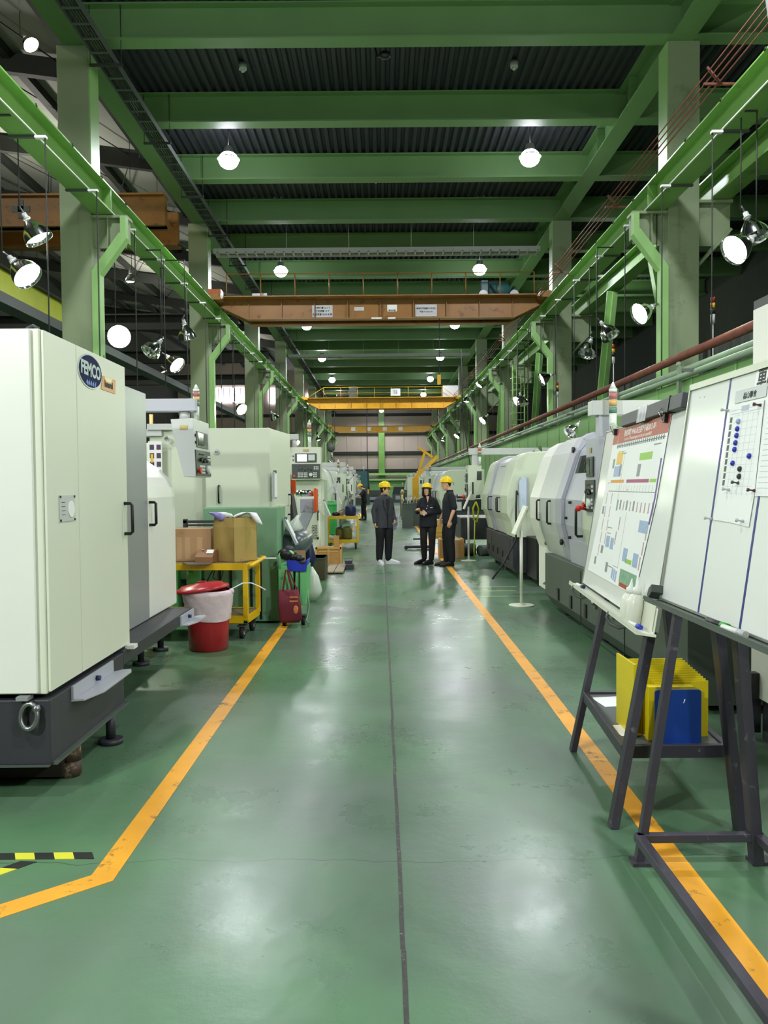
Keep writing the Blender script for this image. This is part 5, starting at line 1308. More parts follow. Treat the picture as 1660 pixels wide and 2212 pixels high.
for i, (x, y, z, r, h, mt, lab) in enumerate(((-.82, 20.9, .85, .14, .26, NAVY, 'dark blue drum on the farther yellow cart'), (-1.08, 21.0, .85, .07, .12, CARD, 'tan roll on the farther yellow cart'), (-1.2, 20.9, .85, .1, .08, BLACK, 'black disc on the farther yellow cart'),
        (-.9, 20.9, .25, .12, .3, mat('olive_can', '#7d7a3a', .5), 'olive can on the lower shelf of the farther cart'), (-1.12, 21.0, .25, .1, .28, mat('olive_can', '#7d7a3a', .5), 'shorter olive can on the lower shelf of the farther cart'), (-1.28, 20.8, .25, .1, .1, WHITE, 'white tub on the lower shelf of the farther cart'))):
    t = thing('container', lab, 'container', (x, y, z))
    m = MB(); m.lathe([(r*.9, 0), (r, .02), (r, h*.8), (r*.85, h)], n=20); part('body', m, mt, t)
    m = MB(); m.cyl((0, 0, h), (0, 0, h + .015), r*.5, n=14); part('cap', m, CHAR2, t)
t = thing('storage_bin', 'bright green box on the machine behind the farther cart', 'box', (-1.45, 22.3, 0))
m = MB(); m.box((-.2, 0, 0), (.2, .5, 1.2)); part('body', m, mat('bright_green_plastic', '#3fae5a', .5), t, bevel=.005)
m = MB(); m.box((-.22, -.02, 1.1), (.22, .52, 1.16)); part('lid', m, G_MACH2, t)
# right side odds
t = thing('wooden_crate', 'yellow wooden crate behind the man in profile, lower one', 'crate', (1.52, 17.75, 0))
m = MB(); m.box((-.26, 0, 0), (.26, .5, .40)); cr = part('box', m, CARD, t, bevel=.004)
m = MB(); m.box((-.27, -.02, 0), (-.22, .52, .42)); m.box((.19, -.02, 0), (.27, .52, .42)); part('slats', m, WOODB, cr)
t = thing('wooden_crate', 'small yellow crate between the woman and the man in profile', 'crate', (1.30, 18.9, 0))
m = MB(); m.box((-.18, 0, .42), (.18, .4, .80)); m.box((-.12, -.01, .5), (.12, 0, .7)); cr = part('box', m, mat('yellow_crate', '#c9a548', .6), t, bevel=.004)
m = MB(); m.box((-.2, 0, .36), (.2, .4, .42)); m.box((-.18, .05, 0), (-.1, .35, .38)); m.box((.1, .05, 0), (.18, .35, .38)); part('skid', m, WOODB, t)
t = thing('floor_jack', 'low black jack on the floor behind the woman', 'jack', (.95, 20.2, 0))
m = MB(); m.box((-.35, 0, .04), (.2, .25, .1)); m.cyl((-.36, .1, .05), (-.36, .16, .05), .05, n=12); part('frame', m, CHAR, t)
m = MB(); m.box((-.1, -.15, .0), (.35, -.02, .03)); part('plate', m, WOODG, t)
m = MB(); m.box((.0, .1, .1), (.14, .25, .42)); m.cyl((-.18, .18, .26), (.0, .18, .26), .02, n=8); part('body', m, BLACK, t)
for i, (x, y) in enumerate(((.95, 24.5), (1.35, 26.0))):
    t = thing('tool_rack', 'rack of dark tools and fittings beyond the woman, %s one' % ('nearer' if i == 0 else 'farther'), 'rack', (x, y + 6, 0))
    m = MB(); m.box((-.2, 0, 0), (.2, .5, .9)); m.box((-.22, -.02, .9), (.22, .52, .94)); part('cabinet', m, CHAR2, t)
    m = MB()
    for k in range(4): m.cyl((-.15 + .1*k, .1, .94), (-.15 + .1*k, .1, 1.1 + .06*(k % 2)), .025, n=8)
    part('fittings', m, STEEL, t)
t = thing('oil_can', 'brass oil can on a post beside the far dark cabinet', 'can', (.95, 38.5, 0))
m = MB(); m.cyl((0, 0, 0), (0, 0, 1.3), .05, n=10); part('post', m, GOLD, t)
m = MB(); m.ball((0, 0, 1.3), (.09, .09, .14), 12); m.ball((0, 0, .95), (.07, .07, .1), 12); part('can', m, GOLD, t)

# =============== BOARDS, RIGHT ===============
def board_frame(B, W_, yaw, lean):
    u = Vector((-math.sin(yaw), -math.cos(yaw), 0)); n0 = Vector((math.cos(yaw), -math.sin(yaw), 0))
    v = n0*math.sin(lean) + Vector((0, 0, math.cos(lean))); O = Vector(B) - u*W_
    return fr(O, u, v)
FA = board_frame((1.211, 3.61, .9445), 1.875*.95, .0697, .1556) @ Matrix.Scale(.95, 4)
FB = board_frame((1.175, 1.7, 1.12), 1.7, 0.0, .1425)
# --- easel with the poster board ---
t = thing('easel_stand', 'dark steel easel frame with a shelf, holding the poster board', 'easel', (1.3, 4.3, 0))
def leg(par, p0, p1, w=.055, h=.035, nm='leg', mt=DKEASEL, lab=None):
    m = MB(); m.bar(p0, p1, w, h, (1, 0, 0)); return part(nm, m, mt, par, lab, world=True, bevel=.003)
leg(t, (1.132, 4.816, 0), (1.54, 4.80, 1.9)); leg(t, (1.064, 3.728, 0), (1.425, 3.74, 1.9), .06, .04)
leg(t, (1.634, 3.674, 0), (1.46, 3.80, 1.9), .075, .04); leg(t, (1.78, 4.78, 0), (1.58, 4.83, 1.9), .06, .04)
m = MB(); m.box((1.15, 3.78, .305), (1.62, 3.81, .365)); m.box((1.20, 4.78, .335), (1.69, 4.81, .365)); m.bar((1.135, 3.79, .335), (1.205, 4.80, .335), .03, .06); m.bar((1.62, 3.79, .335), (1.69, 4.80, .335), .03, .06)
sh = part('shelf_frame', m, DKEASEL, t, bevel=.003, **W)
m = MB(); m.prism([(1.14, 3.80), (1.21, 4.79), (1.68, 4.79), (1.62, 3.80)], 'z', .345, .352); part('shelf_plate', m, CHAR2, sh, **W)
m = MB(); m.bar((1.44, 3.75, 1.88), (1.55, 4.8, 1.88), .03, .05); part('top_bar', m, DKEASEL, t, **W)
# --- board A: white enamel with tray ---
def onF(F): return dict(mx=F)
bA = thing('whiteboard', 'cream whiteboard on the dark easel carrying the large machine poster', 'whiteboard', mx=FA)
m = MB(); m.box((0, 0, -.018), (1.875, 1.06, 0)); part('surface', m, WBOARD, bA)
m = MB(); m.box((-.008, -.008, -.022), (0, 1.068, .006)); m.box((1.875, -.008, -.022), (1.883, 1.068, .006)); m.box((-.008, 1.06, -.022), (1.883, 1.068, .006)); part('frame', m, ALU, bA)
m = MB(); m.box((-.06, -.03, -.01), (1.90, -.018, .085)); m.box((-.06, -.02, .079), (1.9, -.006, .085)); tr = part('pen_tray', m, CREAM, bA)
m = MB(); m.prism([(1.64, -.02), (1.90, -.02), (1.90, .10), (1.66, .17), (1.64, .1)], 'z', .0, .004); part('tray_end', m, CREAM, tr)
for x in (.12, 1.28):
    m = MB(); m.tube([(x, -.02, .08), (x, -.05, .09), (x + .02, -.08, .07), (x + .06, -.09, .03), (x + .1, -.07, .0)], .010, 8); part('hook', m, CHAR2, bA)
t = thing('roller_bar', 'black bar with a clear tape patch clipped on top of the poster board', 'bar', mx=FA @ Matrix.Translation((.58, 1.055, .004)))
m = MB(); m.box((0, -.0, 0), (1.27, .075, .03)); part('bar', m, CHAR, t, bevel=.004)
m = MB(); m.box((.42, -.01, .03), (.62, .08, .032)); part('tape_patch', m, mat('tape_silver', '#b9c0be', .15, var=.3, scale=25), t)
m = MB(); m.box((1.05, -.004, -.002), (1.06, .08, .034)); part('joint', m, BLACK, t)
# poster
ps = thing('poster', 'tall printed machine parts poster with a red header on the cream board', 'poster', mx=FA @ Matrix.Translation((0, 0, .004)))
m = MB(); m.prism([(.305, 1.052), (1.60, 1.052), (1.575, .6), (1.45, .105), (.13, .105), (.27, .6)], 'z', 0, .0015); part('sheet', m, PAPER, ps)
m = MB(); m.prism([(.305, 1.052), (1.60, 1.052), (1.592, .958), (.30, .958)], 'z', .0015, .003); hd = part('header', m, P_RED, ps, 'red header band')
TM = lambda x, y: Matrix.Translation((x, y, .0032))
text_part('title', '東台精機 WHL-55主要零件圖2013. 07-', .044, hd, TM(.98, 1.012), INKW, sx=1.02, bold=.0008)
text_part('subtitle', 'The No. of Photoarrangement the part assembled', .028, hd, TM(.95, .976), INKW, sx=1.15)
m = MB(); m.prism([(.44, .96), (.47, .96), (.465, 1.03), (.45, 1.03)], 'z', .003, .0036); part('emblem', m, mat('pale_red', '#cf8a78', .5), hd)
def prints(nm, mt, rects, z=.0015):
    m = MB()
    for r in rects: m.box((r[0], r[1], z), (r[2], r[3], z + .0008))
    part(nm, m, mt, ps)
# spiral zig-zag row
m = MB()
for k in range(24):
    x = .45 + k*.0465; m.prism([(x, .928), (x + .008, .928), (x + .020, .955), (x + .012, .955)], 'z', .0015, .0025); m.prism([(x + .02, .928), (x + .028, .928), (x + .006, .95), (x + .0, .95)], 'z', .0015, .0025)
m.box((.45, .938, .0015), (1.56, .943, .0028)); part('shaft_drawing', m, mat('print_shaft', '#4a6266', .5), ps)
prints('yellow_parts', P_YEL, [(.50 + .042*k, .825, .535 + .042*k, .90) for k in range(4)])
prints('blue_parts', P_BLU, [(.47 + .042*k, .745, .505 + .042*k, .812) for k in range(4)] + [(.56, .30, .66, .37), (.69, .295, .78, .365), (.85, .13, .885, .195), (.90, .125, .935, .19), (.95, .12, .985, .185), (1.32, .435, 1.51, .50), (1.06, .255, 1.16, .33), (1.30, .245, 1.41, .32)])
prints('green_tag', P_GRN, [(1.09, .832, 1.36, .872), (1.14, .25, 1.28, .275), (1.39, .706, 1.52, .724)])
prints('orange_band', P_ORG, [(.42, .705, .79, .724)]); prints('magenta_band', P_MAG, [(.86, .705, 1.37, .724)])
m = MB(); m.box((1.535, .62, .0015), (1.56, .83, .0025)); m.prism([(1.50, .485), (1.53, .485), (1.56, .62), (1.535, .62)], 'z', .0015, .0025); part('purple_edge', m, P_PUR, ps)
m = MB(); m.prism([(.255, .36), (.27, .36), (.298, .69), (.278, .69)], 'z', -.0005, .0012); part('green_edge', m, P_GRN, ps)
prints('parts_row', P_GRY, [(.70 + .082*k, .535 + .008*(k % 2), .735 + .082*k, .60) for k in (0, 1, 3, 5, 10)])
prints('pink_parts', P_PNK, [(.71 + .082*k, .54, .73 + .082*k, .595) for k in (2, 4, 6, 7, 8, 9)] + [(.37 + .012*(k % 2), .64 - .085*k - .075, .385 + .012*(k % 2), .64 - .085*k) for k in range(5)] + [(.52, .64 - .085*k - .07, .534, .64 - .085*k) for k in range(4)] + [(1.48 - .02*k, .40 - .08*k, 1.50 - .02*k, .47 - .08*k) for k in range(3)] + [(.84, .42, .86, .5), (.80, .33, .82, .41)])
prints('small_photos', P_GRY, [(.40, .80, .45, .86), (.62, .745, .67, .82), (1.08, .74, 1.15, .81), (.30, .50, .35, .55), (.45, .25, .51, .30), (.30, .165, .35, .215), (.66, .15, .72, .21)])
m = MB(); m.box((.40, .65, .0015), (1.53, .654, .0022)); m.box((.59, .885, .0015), (.75, .89, .0022)); m.box((.55, .42, .0015), (.68, .425, .0022)); m.box((.70, .19, .0015), (.84, .195, .0022))
for k in range(14): m.box((.62 + .065*k, .655, .0015), (.622 + .065*k, .69, .002))
m.box((.985, .2, .0015), (.988, .53, .002)); m.box((.70, .895, .0015), (.703, .53, .002)); part('guide_lines', m, mat('print_line', '#7b8488', .5), ps)
prints('assembly_photo', P_TEAL, [(1.06, .135, 1.44, .21)]); prints('assembly_base', P_RED, [(1.075, .112, 1.43, .135)])
prints('small_text', P_GRY, [(.52, .905, .57, .908), (.6, .9, .7, .903), (1.36, .905, 1.5, .912), (.50, .822, .64, .825), (.36, .7, .38, .71), (.9, .66, .93, .665), (.56, .385, .66, .39), (.85, .205, .98, .208)])
for i, (x, y) in enumerate(((.36, 1.04), (1.545, 1.03))):
    t = thing('binder_clip', 'black binder clip on the %s corner of the poster' % ('left' if i == 0 else 'right'), 'clip', mx=FA @ Matrix.Translation((x, y, .006)))
    m = MB(); m.prism([(-.022, -.02), (.022, -.02), (.016, .02), (-.016, .02)], 'z', 0, .02); part('body', m, BLACK, t)
    m = MB(); m.tube([(-.012, -.01, .02), (-.03, .03, .04), (-.012, .05, .035), (.01, .0, .02)], .0025, 6); part('wire_arm', m, CHROME, t)
def marker(F, x, y, z, ang, cap, label, body=None):
    t = thing('marker_pen', label, 'marker', mx=F @ Matrix.Translation((x, y, z)) @ Matrix.Rotation(R_(ang), 4, 'Y'))
    m = MB(); m.cyl((-.06, 0, 0), (.03, 0, 0), .010, n=12); part('barrel', m, body or WHITE, t)
    m = MB(); m.cyl((.03, 0, 0), (.07, 0, 0), .0115, n=12); part('cap', m, cap, t)
marker(FA, .18, -.006, .05, 12, NAVY, 'marker with dark blue cap at the left end of the poster board tray')
marker(FA, 1.74, -.006, .055, 12, BLUE2, 'marker with blue cap at the near end of the poster board tray')
def bottle(x, y, z, s, label):
    t = thing('squeeze_bottle', label, 'bottle', mx=FA @ Matrix.Translation((x, y, z)) @ Matrix.Rotation(R_(90), 4, 'X'))
    bm = mat('translucent_bottle', '#e9ebdf', .3, var=.02)
    M = Matrix.Rotation(R_(180), 4, 'X')
    m = MB(M); m.lathe([(.001, 0), (.034*s, 0), (.037*s, .005), (.037*s, .10*s), (.030*s, .125*s), (.018*s, .14*s)], n=20); part('body', m, bm, t)
    m = MB(M); m.lathe([(.021*s, .138*s), (.021*s, .165*s), (.012*s, .17*s), (.004, .205*s), (.003, .215*s)], n=16); part('cap', m, WHITE, t)
bottle(1.50, -.018, .042, 1.0, 'translucent white bottle in the tray, left one of two')
bottle(1.64, -.018, .042, 1.1, 'translucent white bottle in the tray, right one next to the white sheet')
# folders and panels on the easel shelf
for k in range(11):
    t = thing('plastic_folder', 'yellow plastic sheet panel standing on the easel shelf, %s in the stack' % ORD[k], 'plastic panel', (1.235 + .009*k, 4.06 - .012*k, .352), R_(.4*k), group='yellow panels on the easel shelf')
    hgt = .365 - .009*k
    m = MB(); m.prism([(0, 0), (.275, 0), (.275, hgt), (0, hgt)], 'y', 0, .008); o = part('panel', m, YPLAS, t)
    o.rotation_euler = (R_(0), 0, 0)
t = thing('plastic_folder', 'front yellow plastic box panel below the others on the shelf', 'plastic panel', (1.28, 3.89, .352), 0)
m = MB(); m.box((0, 0, 0), (.225, .05, .265)); part('panel', m, YPLAS, t, bevel=.003)
t = thing('plastic_folder', 'narrow yellow panel edge on the aisle side of the stack', 'plastic panel', (1.235, 3.93, .352), R_(91))
m = MB(); m.box((0, 0, 0), (.28, .012, .365)); part('panel', m, YPLAS, t)
t = thing('blue_board', 'dark blue rounded plastic board leaning in front of the yellow panels', 'plastic panel', (1.30, 3.86, .352), 0)
def rrect(x0, y0, x1, y1, r, n=4):
    pts = []
    for cx, cy, a0 in ((x1 - r, y1 - r, 0), (x0 + r, y1 - r, 90), (x0 + r, y0 + r, 180), (x1 - r, y0 + r, 270)):
        for k in range(n + 1): a = R_(a0 + 90*k/n); pts.append((cx + r*math.cos(a), cy + r*math.sin(a)))
    return pts
m = MB(); m.prism(rrect(0, 0, .222, .26, .015), 'y', -.012, .0); part('panel', m, BLUE, t)
m = MB(); m.tube([(.135, -.013, .195), (.14, -.013, .205), (.142, -.013, .215)], .003, 5); part('scratch', m, PAPER, t)
t = thing('paper_sheet', 'white paper lying on the easel shelf left of the yellow panels', 'paper', (1.28, 4.55, .353), R_(8))
m = MB(); m.box((-.05, -.05, 0), (.16, .15, .002)); part('sheet', m, PAPER, t)
t = thing('paper_sheet', 'printed paper sheet near the front corner of the easel shelf', 'paper', (1.2, 4.02, .353), R_(4))
m = MB(); m.box((-.03, -.05, 0), (.12, .13, .002)); part('sheet', m, PAPER, t)
t = thing('small_box', 'tiny translucent box standing on the shelf paper', 'box', (1.30, 4.43, .355), R_(10))
m = MB(); m.box((0, 0, 0), (.035, .02, .08)); part('body', m, mat('frosted_lilac', '#b9b6cc', .3), t)
m = MB(); m.box((.008, -.001, .01), (.026, 0, .03)); part('mark', m, P_GRY, t)
t = thing('sign_holder', 'clear triangular sign holder on the shelf paper', 'sign holder', (1.40, 4.6, .355), R_(10))
m = MB(); m.prism([(0, 0), (.07, 0), (.075, .17), (.06, .15)], 'y', 0, .004); part('panel', m, mat('clear_acrylic', '#aeb4bc', .1, trans=.6), t)
m = MB(); m.box((.0, -.01, 0), (.05, .03, .06)); part('base', m, mat('frosted_lilac', '#b9b6cc'), t)

# --- easel and board B ---
t = thing('easel_stand', 'dark steel stand with a low rectangular foot frame under the nearest whiteboard', 'easel', (1.3, 2.6, 0))
leg(t, (1.068, 3.366, 0), (1.375, 3.36, 2.0), .038, .034); leg(t, (1.562, 3.356, 0), (1.40, 3.36, 2.0), .06, .045)
leg(t, (1.068, 1.75, 0), (1.375, 1.75, 2.0), .038, .034); leg(t, (1.562, 1.75, 0), (1.40, 1.75, 2.0), .06, .045)
m = MB(); m.box((1.045, 1.7, .10), (1.085, 3.36, .135)); m.box((1.055, 3.33, .10), (1.585, 3.365, .135)); m.box((1.545, 1.7, .10), (1.585, 3.36, .135)); part('foot_frame', m, DKEASEL, t, bevel=.003, **W)
for x in (1.075, 1.575):
    m = MB(); m.box((x - .04, 3.33, 0), (x + .05, 3.40, .015)); part('foot_plate', m, DKEASEL, t, **W)
m = MB(); m.bar((1.345, 1.75, 1.7), (1.345, 3.36, 1.7), .03, .04); part('cross_bar', m, DKEASEL, t, **W)
bB = thing('whiteboard', 'nearest whiteboard on the right with blue tape columns and a pinned paper', 'whiteboard', mx=FB)
m = MB(); m.box((0, 0, -.018), (1.7, .875, 0)); part('surface', m, WBOARD, bB)
m = MB(); m.box((-.010, -.008, -.022), (0, .885, .008)); m.box((-.01, .875, -.022), (1.7, .90, .008)); m.box((-.01, -.008, -.022), (1.7, 0, .008)); part('frame', m, ALU, bB)
m = MB(); m.prism([(-.01, -.012), (1.7, -.012), (1.7, -.024), (-.01, -.024)], 'z', -.01, .07); m.box((-.03, -.018, .06), (1.7, -.004, .068)); part('pen_tray', m, CHAR2, bB)
m = MB(); m.prism([(-.04, .0), (-.03, .03), (.0, .05), (.01, .02), (-.02, -.012)], 'z', 0, .05); part('tray_corner', m, CHAR2, bB)
m = MB(); m.prism([(.376, .875), (.390, .875), (.404, -.01), (.390, -.01)], 'z', 0, .001); m.prism([(.735, .875), (.749, .875), (.754, -.006), (.740, -.006)], 'z', 0, .001); m.box((1.10, 0, 0), (1.114, .875, .001)); part('blue_tape', m, BINK, bB)
m = MB(); m.ball((.10, .84, 0), (.006, .006, .003), 8); m.ball((.15, .837, 0), (.006, .006, .003), 8); part('white_dots', m, WHITE, bB)
m = MB(); m.box((.59, .81, 0), (.95, .875, .0015)); tp = part('title_label', m, PAPER, bB)
text_part('title', '車床組', .072, tp, Matrix.Translation((.605, .842, .0016)), INKK, align='LEFT', bold=.0015)
t = thing('clear_sleeve', 'clear plastic name sleeve at the top of the near whiteboard', 'plastic sleeve', mx=FB @ Matrix.Translation((.45, .775, .002)))
m = MB(); m.box((0, 0, 0), (.24, .045, .0015)); sl = part('sleeve', m, mat('sleeve_white', '#e4e9ea', .1), t)
text_part('lettering', '福山聯會', .026, sl, Matrix.Translation((.12, .018, .002)), INKK)
pp = thing('paper_chart', 'white paper chart with a photo column pinned to the near whiteboard', 'paper', mx=FB @ Matrix.Translation((0, 0, .003)))
m = MB(); m.prism([(.425, .77), (.685, .765), (.715, .45), (.71, .336), (.56, .345), (.42, .348), (.43, .5)], 'z', 0, .001); part('sheet', m, PAPER, pp)
m = MB()
for k in range(10):
    y = .716 - .0255*k; x = .447 + .0015*k; m.box((x - .009, y - .011, .001), (x + .009, y + .009, .0016))
part('photo_column', m, mat('photo_dark', '#3c4348', .5, var=.5, scale=90), pp)
m = MB()
for k in range(12): m.box((.47, .727 - .0255*k, .001), (.66 + .003*k, .7276 - .0255*k, .0014))
for x in (.50, .54, .58, .62, .66): m.box((x, .44, .001), (x + .0006, .735, .0014))
m.box((.44, .735, .001), (.67, .737, .0014)); m.box((.44, .748, .001), (.67, .7495, .0014)); m.box((.52, .74, .001), (.58, .76, .0013)); part('grid_lines', m, mat('print_lilac', '#b3b9cf', .5), pp)
p2_ = thing('paper_chart', 'second printed paper at the right edge of the near whiteboard', 'paper', mx=FB @ Matrix.Translation((0, 0, .003)))
m = MB(); m.prism([(.70, .76), (.95, .76), (.95, .44), (.72, .44)], 'z', 0, .001); part('sheet', m, PAPER, p2_)
m = MB()
for k in range(14): m.box((.73, .70 - .018*k, .001), (.93, .702 - .018*k, .0014))
part('text_lines', m, mat('print_lilac', '#b3b9cf'), p2_)
for i, (x, y, mt, lab) in enumerate([(.516, .705, P_BLU, 'blue and white magnet, top of the magnet column'), (.517, .678, BLUE2, 'blue magnet second from the top of the column'), (.519, .654, BLUE2, 'blue magnet third from the top of the column'),
        (.519, .628, BLUE2, 'blue magnet fourth from the top of the column'), (.519, .604, BLUE2, 'blue magnet fifth from the top of the column'), (.643, .576, BLUE2, 'blue magnet alone at the right of the chart'), (.520, .555, BLUE2, 'blue magnet lowest in the column'),
        (.584, .533, CHAR, 'black round magnet, upper of two'), (.588, .507, CHAR, 'black round magnet, lower of two'), (.586, .484, CHAR2, 'dark push magnet below the black ones'), (.519, .46, LGREY, 'grey push magnet at the lower left of the chart'),
        (.716, .458, mat('maroon_magnet', '#5c3038', .4), 'maroon push magnet between the two papers, lower one'), (.667, .748, mat('maroon_magnet', '#5c3038'), 'maroon push magnet at the upper right of the chart'), (.40, .351, LGREY, 'clear push magnet on the lower left tape'), (.665, .354, LGREY, 'clear push magnet at the lower right of the chart'), (.407, .754, LGREY, 'clear push magnet on the upper left tape')]):
    t = thing('magnet', lab, 'magnet', mx=FB @ Matrix.Translation((x, y, .004)) @ Matrix.Scale(1.0 if i < 9 else .72, 4))
    if i < 9: m = MB(); m.lathe([(.0095, 0), (.0095, .006), (.006, .010), (.0001, .0105)], n=14)
    else: m = MB(); m.lathe([(.008, 0), (.007, .006), (.004, .012), (.004, .022), (.0085, .03), (.0085, .036), (.0001, .037)], n=12)
    part('body', m, mt, t)
marker(FB, .66, -.002, .04, 8, mat('green_cap', '#2fae3a', .4), 'dark marker with green cap in the near whiteboard tray', CHAR)
marker(FB, .80, -.002, .045, 8, LGREY, 'white marker in the near whiteboard tray right of the green capped one')
# =============== PEOPLE ===============
def remesh(mb, name, m, parent, vox=.008, smooth=4, label=None, facec=None):
    me = bpy.data.meshes.new('tmp'); bmesh.ops.recalc_face_normals(mb.bm, faces=mb.bm.faces); mb.bm.to_mesh(me); mb.bm.free()
    o = bpy.data.objects.new('tmp', me); COL.objects.link(o)
    r = o.modifiers.new('r', 'REMESH'); r.mode = 'VOXEL'; r.voxel_size = vox; r.use_smooth_shade = True
    s = o.modifiers.new('s', 'SMOOTH'); s.factor = .5; s.iterations = smooth
    dg = bpy.context.evaluated_depsgraph_get()
    nm = bpy.data.meshes.new_from_object(o.evaluated_get(dg)); bpy.data.objects.remove(o); bpy.data.meshes.remove(me)
    nm.name = name; nm.materials.clear(); nm.materials.append(m)
    for p in nm.polygons: p.use_smooth = True
    ob = bpy.data.objects.new(name, nm); COL.objects.link(ob)
    if parent is not None: ob.parent = parent; WM[ob.name] = WM[parent.name].copy()
    if label: ob['label'] = label
    return ob
def limb(m, pts, n=14):
    """pts: (pos, radius) chain of tapered round sections"""
    P = [Vector(p) for p, _ in pts]; R = [r for _, r in pts]
    # densify
    Q = [P[0]]; S = [R[0]]
    for i in range(len(P) - 1):
        for k in (1, 2, 3): f = k/3; Q.append(P[i].lerp(P[i+1], f)); S.append(R[i] + (R[i+1] - R[i])*f)
    m.tube(Q, S, n); m.ball(P[0], R[0]*1.0, 12); m.ball(P[-1], R[-1]*1.0, 12)
    for p, r in zip(P[1:-1], R[1:-1]): m.ball(p, r*1.0, 12)
def hand(m, w, d, palm_n, curl=.5, side=1):
    """w wrist point, d finger direction, palm_n palm normal; five separate fingers"""
    w = Vector(w); d = Vector(d).normalized(); n = Vector(palm_n).normalized(); x = d.cross(n).normalized()*side; n = x.cross(d)*side
    m.loft([(w - d*.01, .026, .019, x, n), (w + d*.03, .036, .017, x, n), (w + d*.075, .040, .015, x, n), (w + d*.088, .036, .012, x, n)], 14)
    for i, (off_, ln) in enumerate(((.03, .068), (.010, .077), (-.011, .072), (-.030, .056))):
        b = w + d*.078 + x*off_; c = curl*(1 + .12*i); dd = d
        pts = [b - d*.015]; p = b; ang = 0
        for k, seg in enumerate((.42, .32, .26)):
            ang += c*(.55, .8, .6)[k]; v = d*math.cos(ang) + n*math.sin(ang); p = p + v*(ln*seg); pts.append(p)
        m.tube([pts[0], b] + pts[1:], [.0095, .0095, .009, .0082, .0065], 8); m.ball(pts[-1], .0068, 8)
    tb = w + d*.02 + x*.03; t1 = tb + d*.028 + x*.022 + n*.01; t2 = t1 + d*.028 + x*.006 + n*.014
    m.tube([w + d*.01 + x*.012, tb, t1, t2], [.013, .013, .0105, .008], 8); m.ball(t2, .0083, 8)
def head(m, c, yaw=0, pitch=0, s=1.0):
    """head centred at c, face towards local -Y turned by yaw"""
    M = Matrix.Translation(c) @ Matrix.Rotation(yaw, 4, 'Z') @ Matrix.Rotation(pitch, 4, 'X')
    T0 = m.T; m.T = T0 @ M
    m.loft([((0, -.012, -.115*s), .024*s, .028*s), ((0, -.018, -.105*s), .038*s, .048*s), ((0, -.012, -.075*s), .056*s, .068*s), ((0, -.004, -.03*s), .068*s, .083*s), ((0, 0, .02*s), .074*s, .092*s), ((0, .004, .06*s), .070*s, .088*s), ((0, .006, .095*s), .052*s, .065*s), ((0, .006, .112*s), .02*s, .03*s)], 20)
    m.loft([((0, -.084*s, .018*s), .008*s, .012*s), ((0, -.094*s, -.012*s), .011*s, .013*s), ((0, -.099*s, -.026*s), .0145*s, .012*s), ((0, -.093*s, -.034*s), .011*s, .009*s)], 10)
    m.ball((0, -.080*s, -.058*s), (.024*s, .012*s, .012*s), 10); m.ball((0, -.078*s, -.098*s), (.022*s, .018*s, .016*s), 10)
    m.ball((-.032*s, -.076*s, -.012*s), (.02*s, .016*s, .016*s), 10); m.ball((.032*s, -.076*s, -.012*s), (.02*s, .016*s, .016*s), 10)
    m.ball((0, -.08*s, .034*s), (.05*s, .014*s, .01*s), 10)
    for q in (-1, 1): m.ball((q*.076*s, .005, -.005*s), (.009*s, .019*s, .03*s), 10)
    m.T = T0
    return M
def face_bits(par, M, s=1.0, mouth=.0, glasses=False):
    for q in (-1, 1):
        m = MB(M); m.ball((q*.031*s, -.0865*s, .012*s), (.0125*s, .006*s, .0055*s), 10); e = part('eye', m, mat('eye_white', '#e8e4de', .3), par)
        m = MB(M); m.ball((q*.031*s, -.0915*s, .012*s), (.0058*s, .0025*s, .0055*s), 8); part('iris', m, BLACK, e)
        m = MB(M); m.bar((q*.014*s, -.095*s, .034*s), (q*.048*s, -.086*s, .034*s), .006, .005); part('eyebrow', m, HAIR, par)
    m = MB(M); m.ball((0, -.0905*s, -.058*s), (.019*s, .004*s, .0045*s + mouth), 10); part('mouth', m, LIPS, par)
    if glasses:
        m = MB(M)
        for q in (-1, 1): m.tube([(q*.034 + .022*math.cos(a), -.103, .01 + .016*math.sin(a)) for a in [2*PI*k/14 for k in range(14)]], .0022, 6, closed=True); m.tube([(q*.056, -.1, .015), (q*.078, -.02, .015), (q*.078, .01, .008)], .002, 6)
        m.tube([(-.012, -.104, .012), (.012, -.104, .012)], .002, 6); part('glasses', m, BLACK, par)
def helmet(par, M, s=1.0):
    m = MB(M @ Matrix.Translation((0, .005, .045*s)) @ Matrix.Rotation(R_(-6), 4, 'X'))
    pr = [(.1005, .0), (.104, .01), (.101, .045), (.086, .082), (.056, .106), (.02, .114), (.0001, .115)]
    m.lathe([(r, h) for r, h in pr], mx=Matrix.Diagonal((.98, 1.18, 1, 1)), n=28)
    m.loft([((0, -.02, -.004), .118, .142), ((0, -.014, .006), .104, .124)], 28)
    m.prism([(.085, -.045), (-.085, -.045), (-.07, -.15), (-.035, -.178), (.035, -.178), (.07, -.15)], 'z', -.006, .002)

    m.tube([(0, -.11, .035), (0, -.085, .075), (0, -.03, .112), (0, .03, .114), (0, .085, .082), (0, .115, .03)], .010, 8)
    h = part('helmet', m, HELM, par, 'yellow hard hat')
    return h
def shoe(m, p, ang, L=.27, w=.05, hgt=.075):
    """p heel centre on floor, ang direction"""
    d = Vector((math.sin(ang), -math.cos(ang), 0)); x = Vector((math.cos(ang), math.sin(ang), 0)); p = Vector(p); Z = Vector((0, 0, 1))
    secs = [(-.045, .022, .028, .03), (0, .034, .043, .045), (.05, .040, .052, .055), (.11, .042, .046, .048), (.17, .046, .036, .038), (.225, .042, .028, .030), (L*.93, .020, .018, .02)]
    m.loft([(p + d*(a*L/.27) + Z*c, b*w/.05, h_, x, Z) for a, b, h_, c in secs], 14, 2.6)
